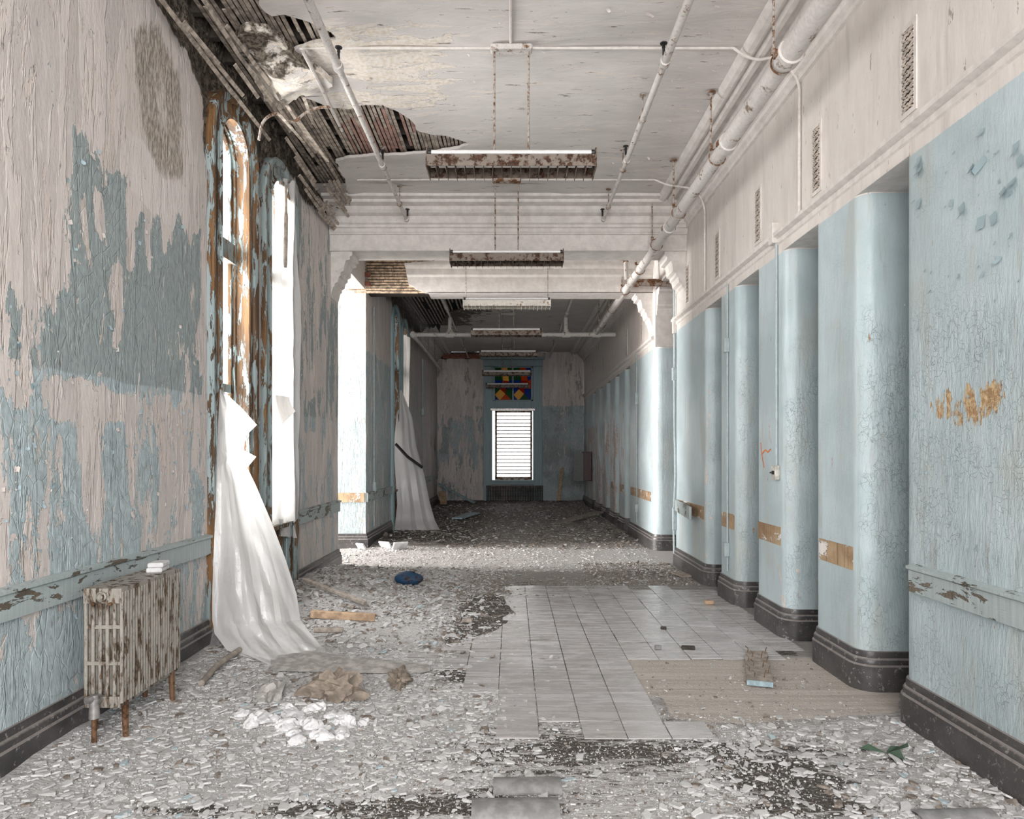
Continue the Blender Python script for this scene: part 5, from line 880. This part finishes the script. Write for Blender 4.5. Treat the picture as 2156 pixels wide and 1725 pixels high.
def scatter(n, x0, x1, y0, y1, s0, s1, dark=.12, tilt=.25, keep=None, seed=0):
    r = np.random.default_rng(100 + seed); x, y = r.uniform(x0, x1, n), r.uniform(y0, y1, n)
    if keep is not None: k = r.random(n) < keep(x, y); x, y = x[k], y[k]
    n = len(x); s = s0 * (s1 / s0) ** (r.random(n) ** 2.3); PP.append(np.stack([x, y, mound(x, y) + .002], 1)); SS.append(s); TT.append(r.uniform(.3, 1, n) * tilt); t = .40 + .56 * r.random(n) ** 1.2; t = np.where(r.random(n) < dark, .1, t); t = np.where(r.random(n) < .015, 1, t); TI.append(t)
sd = lambda x, y: np.clip(1.1 - f_dirt(x, y) * 1.1 + (fbm(x * 2.5, y * 4, 3, 8) - .5) * 1.6, 0, 1)
scatter(28000, -2.2, .55, 2.6, 5.1, .003, .036, .05, .16, lambda x, y: sd(x, y) * (1 - sst(x, -.4, .5)), 1)
scatter(9000, .45, 2.14, 2.6, 3.85, .003, .04, .08, .2, lambda x, y: sd(x, y) * sst(x - (y - 2.6) * .35, .3, .9) * (1 - sst(y, 3.3, 3.85) * .8), 2)
scatter(15000, -2.2, .2, 4.9, 8.95, .006, .040, .30, .3, lambda x, y: (1 - sst(x, -.8, .2)) * np.clip(fbm(x * 2, y * 2.5, 3, 6) * 1.6 - .1, 0, 1), 3)
scatter(7000, -2.7, 2.1, 8.6, 10.75, .006, .028, .10, .25, lambda x, y: np.clip(.85 - .5 * sst(x, -.5, 1.5), 0, 1), 4)
scatter(7000, -2.2, 2.14, 10.6, 20.6, .010, .06, .75, .3, None, 5)
scatter(6500, -.9, 2.1, 3.6, 8.6, .002, .012, .45, .2, lambda x, y: np.clip(fbm(x * 1.8, y * 1.8, 3, 19) * 2 - .45, .1, 1), 6)
scatter(500, .6, 2.1, 3.8, 5.0, .003, .02, .6, .3, lambda x, y: np.clip(fbm(x * 3, y * 6, 3, 23) * 2.4 - .8, 0, 1), 12)
scatter(1900, .9, 2.12, 7.7, 9.3, .008, .03, .78, .4, None, 7)
scatter(8000, -.8, 1.3, 2.6, 3.9, .002, .012, .25, .2, lambda x, y: np.clip(.9 - .5 * sst(y, 3.2, 3.9), 0, 1), 8)
scatter(1200, -.6, .9, 7.0, 8.2, .006, .022, .85, .3, None, 9)
PP, SS, TT, TI = map(np.concatenate, (PP, SS, TT, TI)); Hh = np.clip(SS * .14, .0015, .006); me = chip_mesh('plaster_rubble', M['chip'], PP, SS, Hh, TT, TI); o = link('plaster_rubble', me); tag(o, 'loose carpet of small broken plaster chips over the floor', 'rubble', None, 'stuff'); print('CHIPS', len(SS))
# ------------------------------------------------------------------ curled paint flakes
def flakes(name, parent, P, Nn, S, L, curl, tint, seed, down):
    r = np.random.default_rng(seed); n = len(P); tang = np.cross(Nn, down); tang /= np.linalg.norm(tang, axis=1, keepdims=True); ang = r.normal(0, .35, n)[:, None]; dn = down * np.cos(ang) + tang * np.sin(ang); tg = tang * np.cos(ang) - down * np.sin(ang); V = []
    for i in range(4):
        w = i / 3; off = (w ** 2 * curl * L)[:, None] * Nn + (w * L * (1 - .25 * w * np.clip(curl, 0, 1)))[:, None] * dn
        for s in (-1, 1): V.append(P + off + tg * (S * s * .5 * (1 - .35 * w * r.random(n)) * r.uniform(.7, 1.2, n))[:, None] + Nn * .002)
    V = np.stack(V, 1).reshape(-1, 3); F = [(k * 8 + i * 2, k * 8 + i * 2 + 1, k * 8 + i * 2 + 3, k * 8 + i * 2 + 2) for k in range(n) for i in range(3)]
    me = bpy.data.meshes.new(name); me.from_pydata(V.tolist(), [], F); a = me.attributes.new('tint', 'FLOAT', 'POINT'); a.data.foreach_set('value', np.repeat(tint, 8)); me.materials.append(M['flake']); smooth(me); o = link(name, me, parent); o['kind'] = 'stuff'; return o
mk = Mat('curled_paint_flake'); t_ = mk.attr('tint'); M['flake'] = mk.done(mk.mix(mk.ss(t_, .45, .55), CREAM, mk.mix(mk.ss(t_, .75, .76), (.31, .40, .43), (.40, .51, .56))), .6)
def wall_flakes(n, y0, y1, z0, z1, seed, band=.4):
    r = np.random.default_rng(seed); y, z = r.uniform(y0, y1, n), r.uniform(z0, z1, n); b = f_blue(y, z); k = (np.abs(b - .5) < band) & (f_left(y, z) > .03); y, z, b = y[k], z[k], b[k]; n = len(y); x = mp_left(y, z)[0]
    P = np.stack([x, y, z], 1); N_ = np.tile([1., 0, 0], (n, 1)); D = np.tile([0, 0, -1.], (n, 1)); up = r.random(n) < .3; D[up] *= -1; sg_ = r.random(n) < .45; sd_ = np.where(r.random(n) < .5, 1., -1.); D[sg_] = np.stack([0 * sd_, sd_, 0 * sd_], 1)[sg_]
    S = .005 * 5 ** (r.random(n) ** 1.8); L = S * r.uniform(.6, 1.6, n); flakes('paint_flakes', wl, P, N_, S * 1.3, L, r.uniform(.05, .35, n), np.where(r.random(n) < b, r.uniform(.6, 1, n), .2), seed, D)
wall_flakes(1500, 2.6, 5.08, .25, 3.3, 1); wall_flakes(260, 2.6, 5.0, 3.2, 4.5, 4, .6); wall_flakes(500, 7.2, 8.9, .3, 4.2, 2)
r = np.random.default_rng(5); n = 110; y = r.uniform(2.62, 3.8, n); z = r.uniform(.95, 3.0, n); yy, zz = [], []
for q in ((2025, 430), (2045, 350), (2075, 330), (2068, 455), (2090, 450), (2110, 400), (2130, 380), (2145, 330), (1935, 350), (1935, 420), (1936, 330), (2105, 540), (2005, 420), (2140, 300), (2070, 270)): a = onR(*q); yy.append(a[0]); zz.append(a[1])
k = len(yy); y = np.concatenate([yy, y]); z = np.concatenate([zz, z]); n = len(y); P = np.stack([np.full(n, XR), y, z], 1); S = np.concatenate([r.uniform(.03, .06, k), r.uniform(.005, .018, n - k)]); flakes('paint_flakes', wr, P, np.tile([-1., 0, 0], (n, 1)), S, S * r.uniform(.8, 1.8, n), r.uniform(.1, .6, n), np.full(n, .7), 6, np.tile([0, 0, -1.], (n, 1)))
n = 420; x = r.uniform(-1.6, 1.7, n); y = r.uniform(3.9, 8.2, n); k = f_hole(HOLE, 21)(x, y) > .03; k &= (fbm(x * 1.2, y * 1.2, 3, 3) > .47); x, y = x[k], y[k]; n = len(x); D = np.stack([np.where(r.random(n) < .5, 1., -1.), r.normal(0, .3, n), np.zeros(n)], 1); D /= np.linalg.norm(D, axis=1, keepdims=True); S = .006 * 5 ** (r.random(n) ** 2)
flakes('paint_flakes', ce, np.stack([x, y, np.full(n, ZC - .01)], 1), np.tile([0, 0, -1.], (n, 1)), S, S * r.uniform(.8, 2.2, n), r.uniform(.1, .5, n), np.full(n, .2), 7, D)
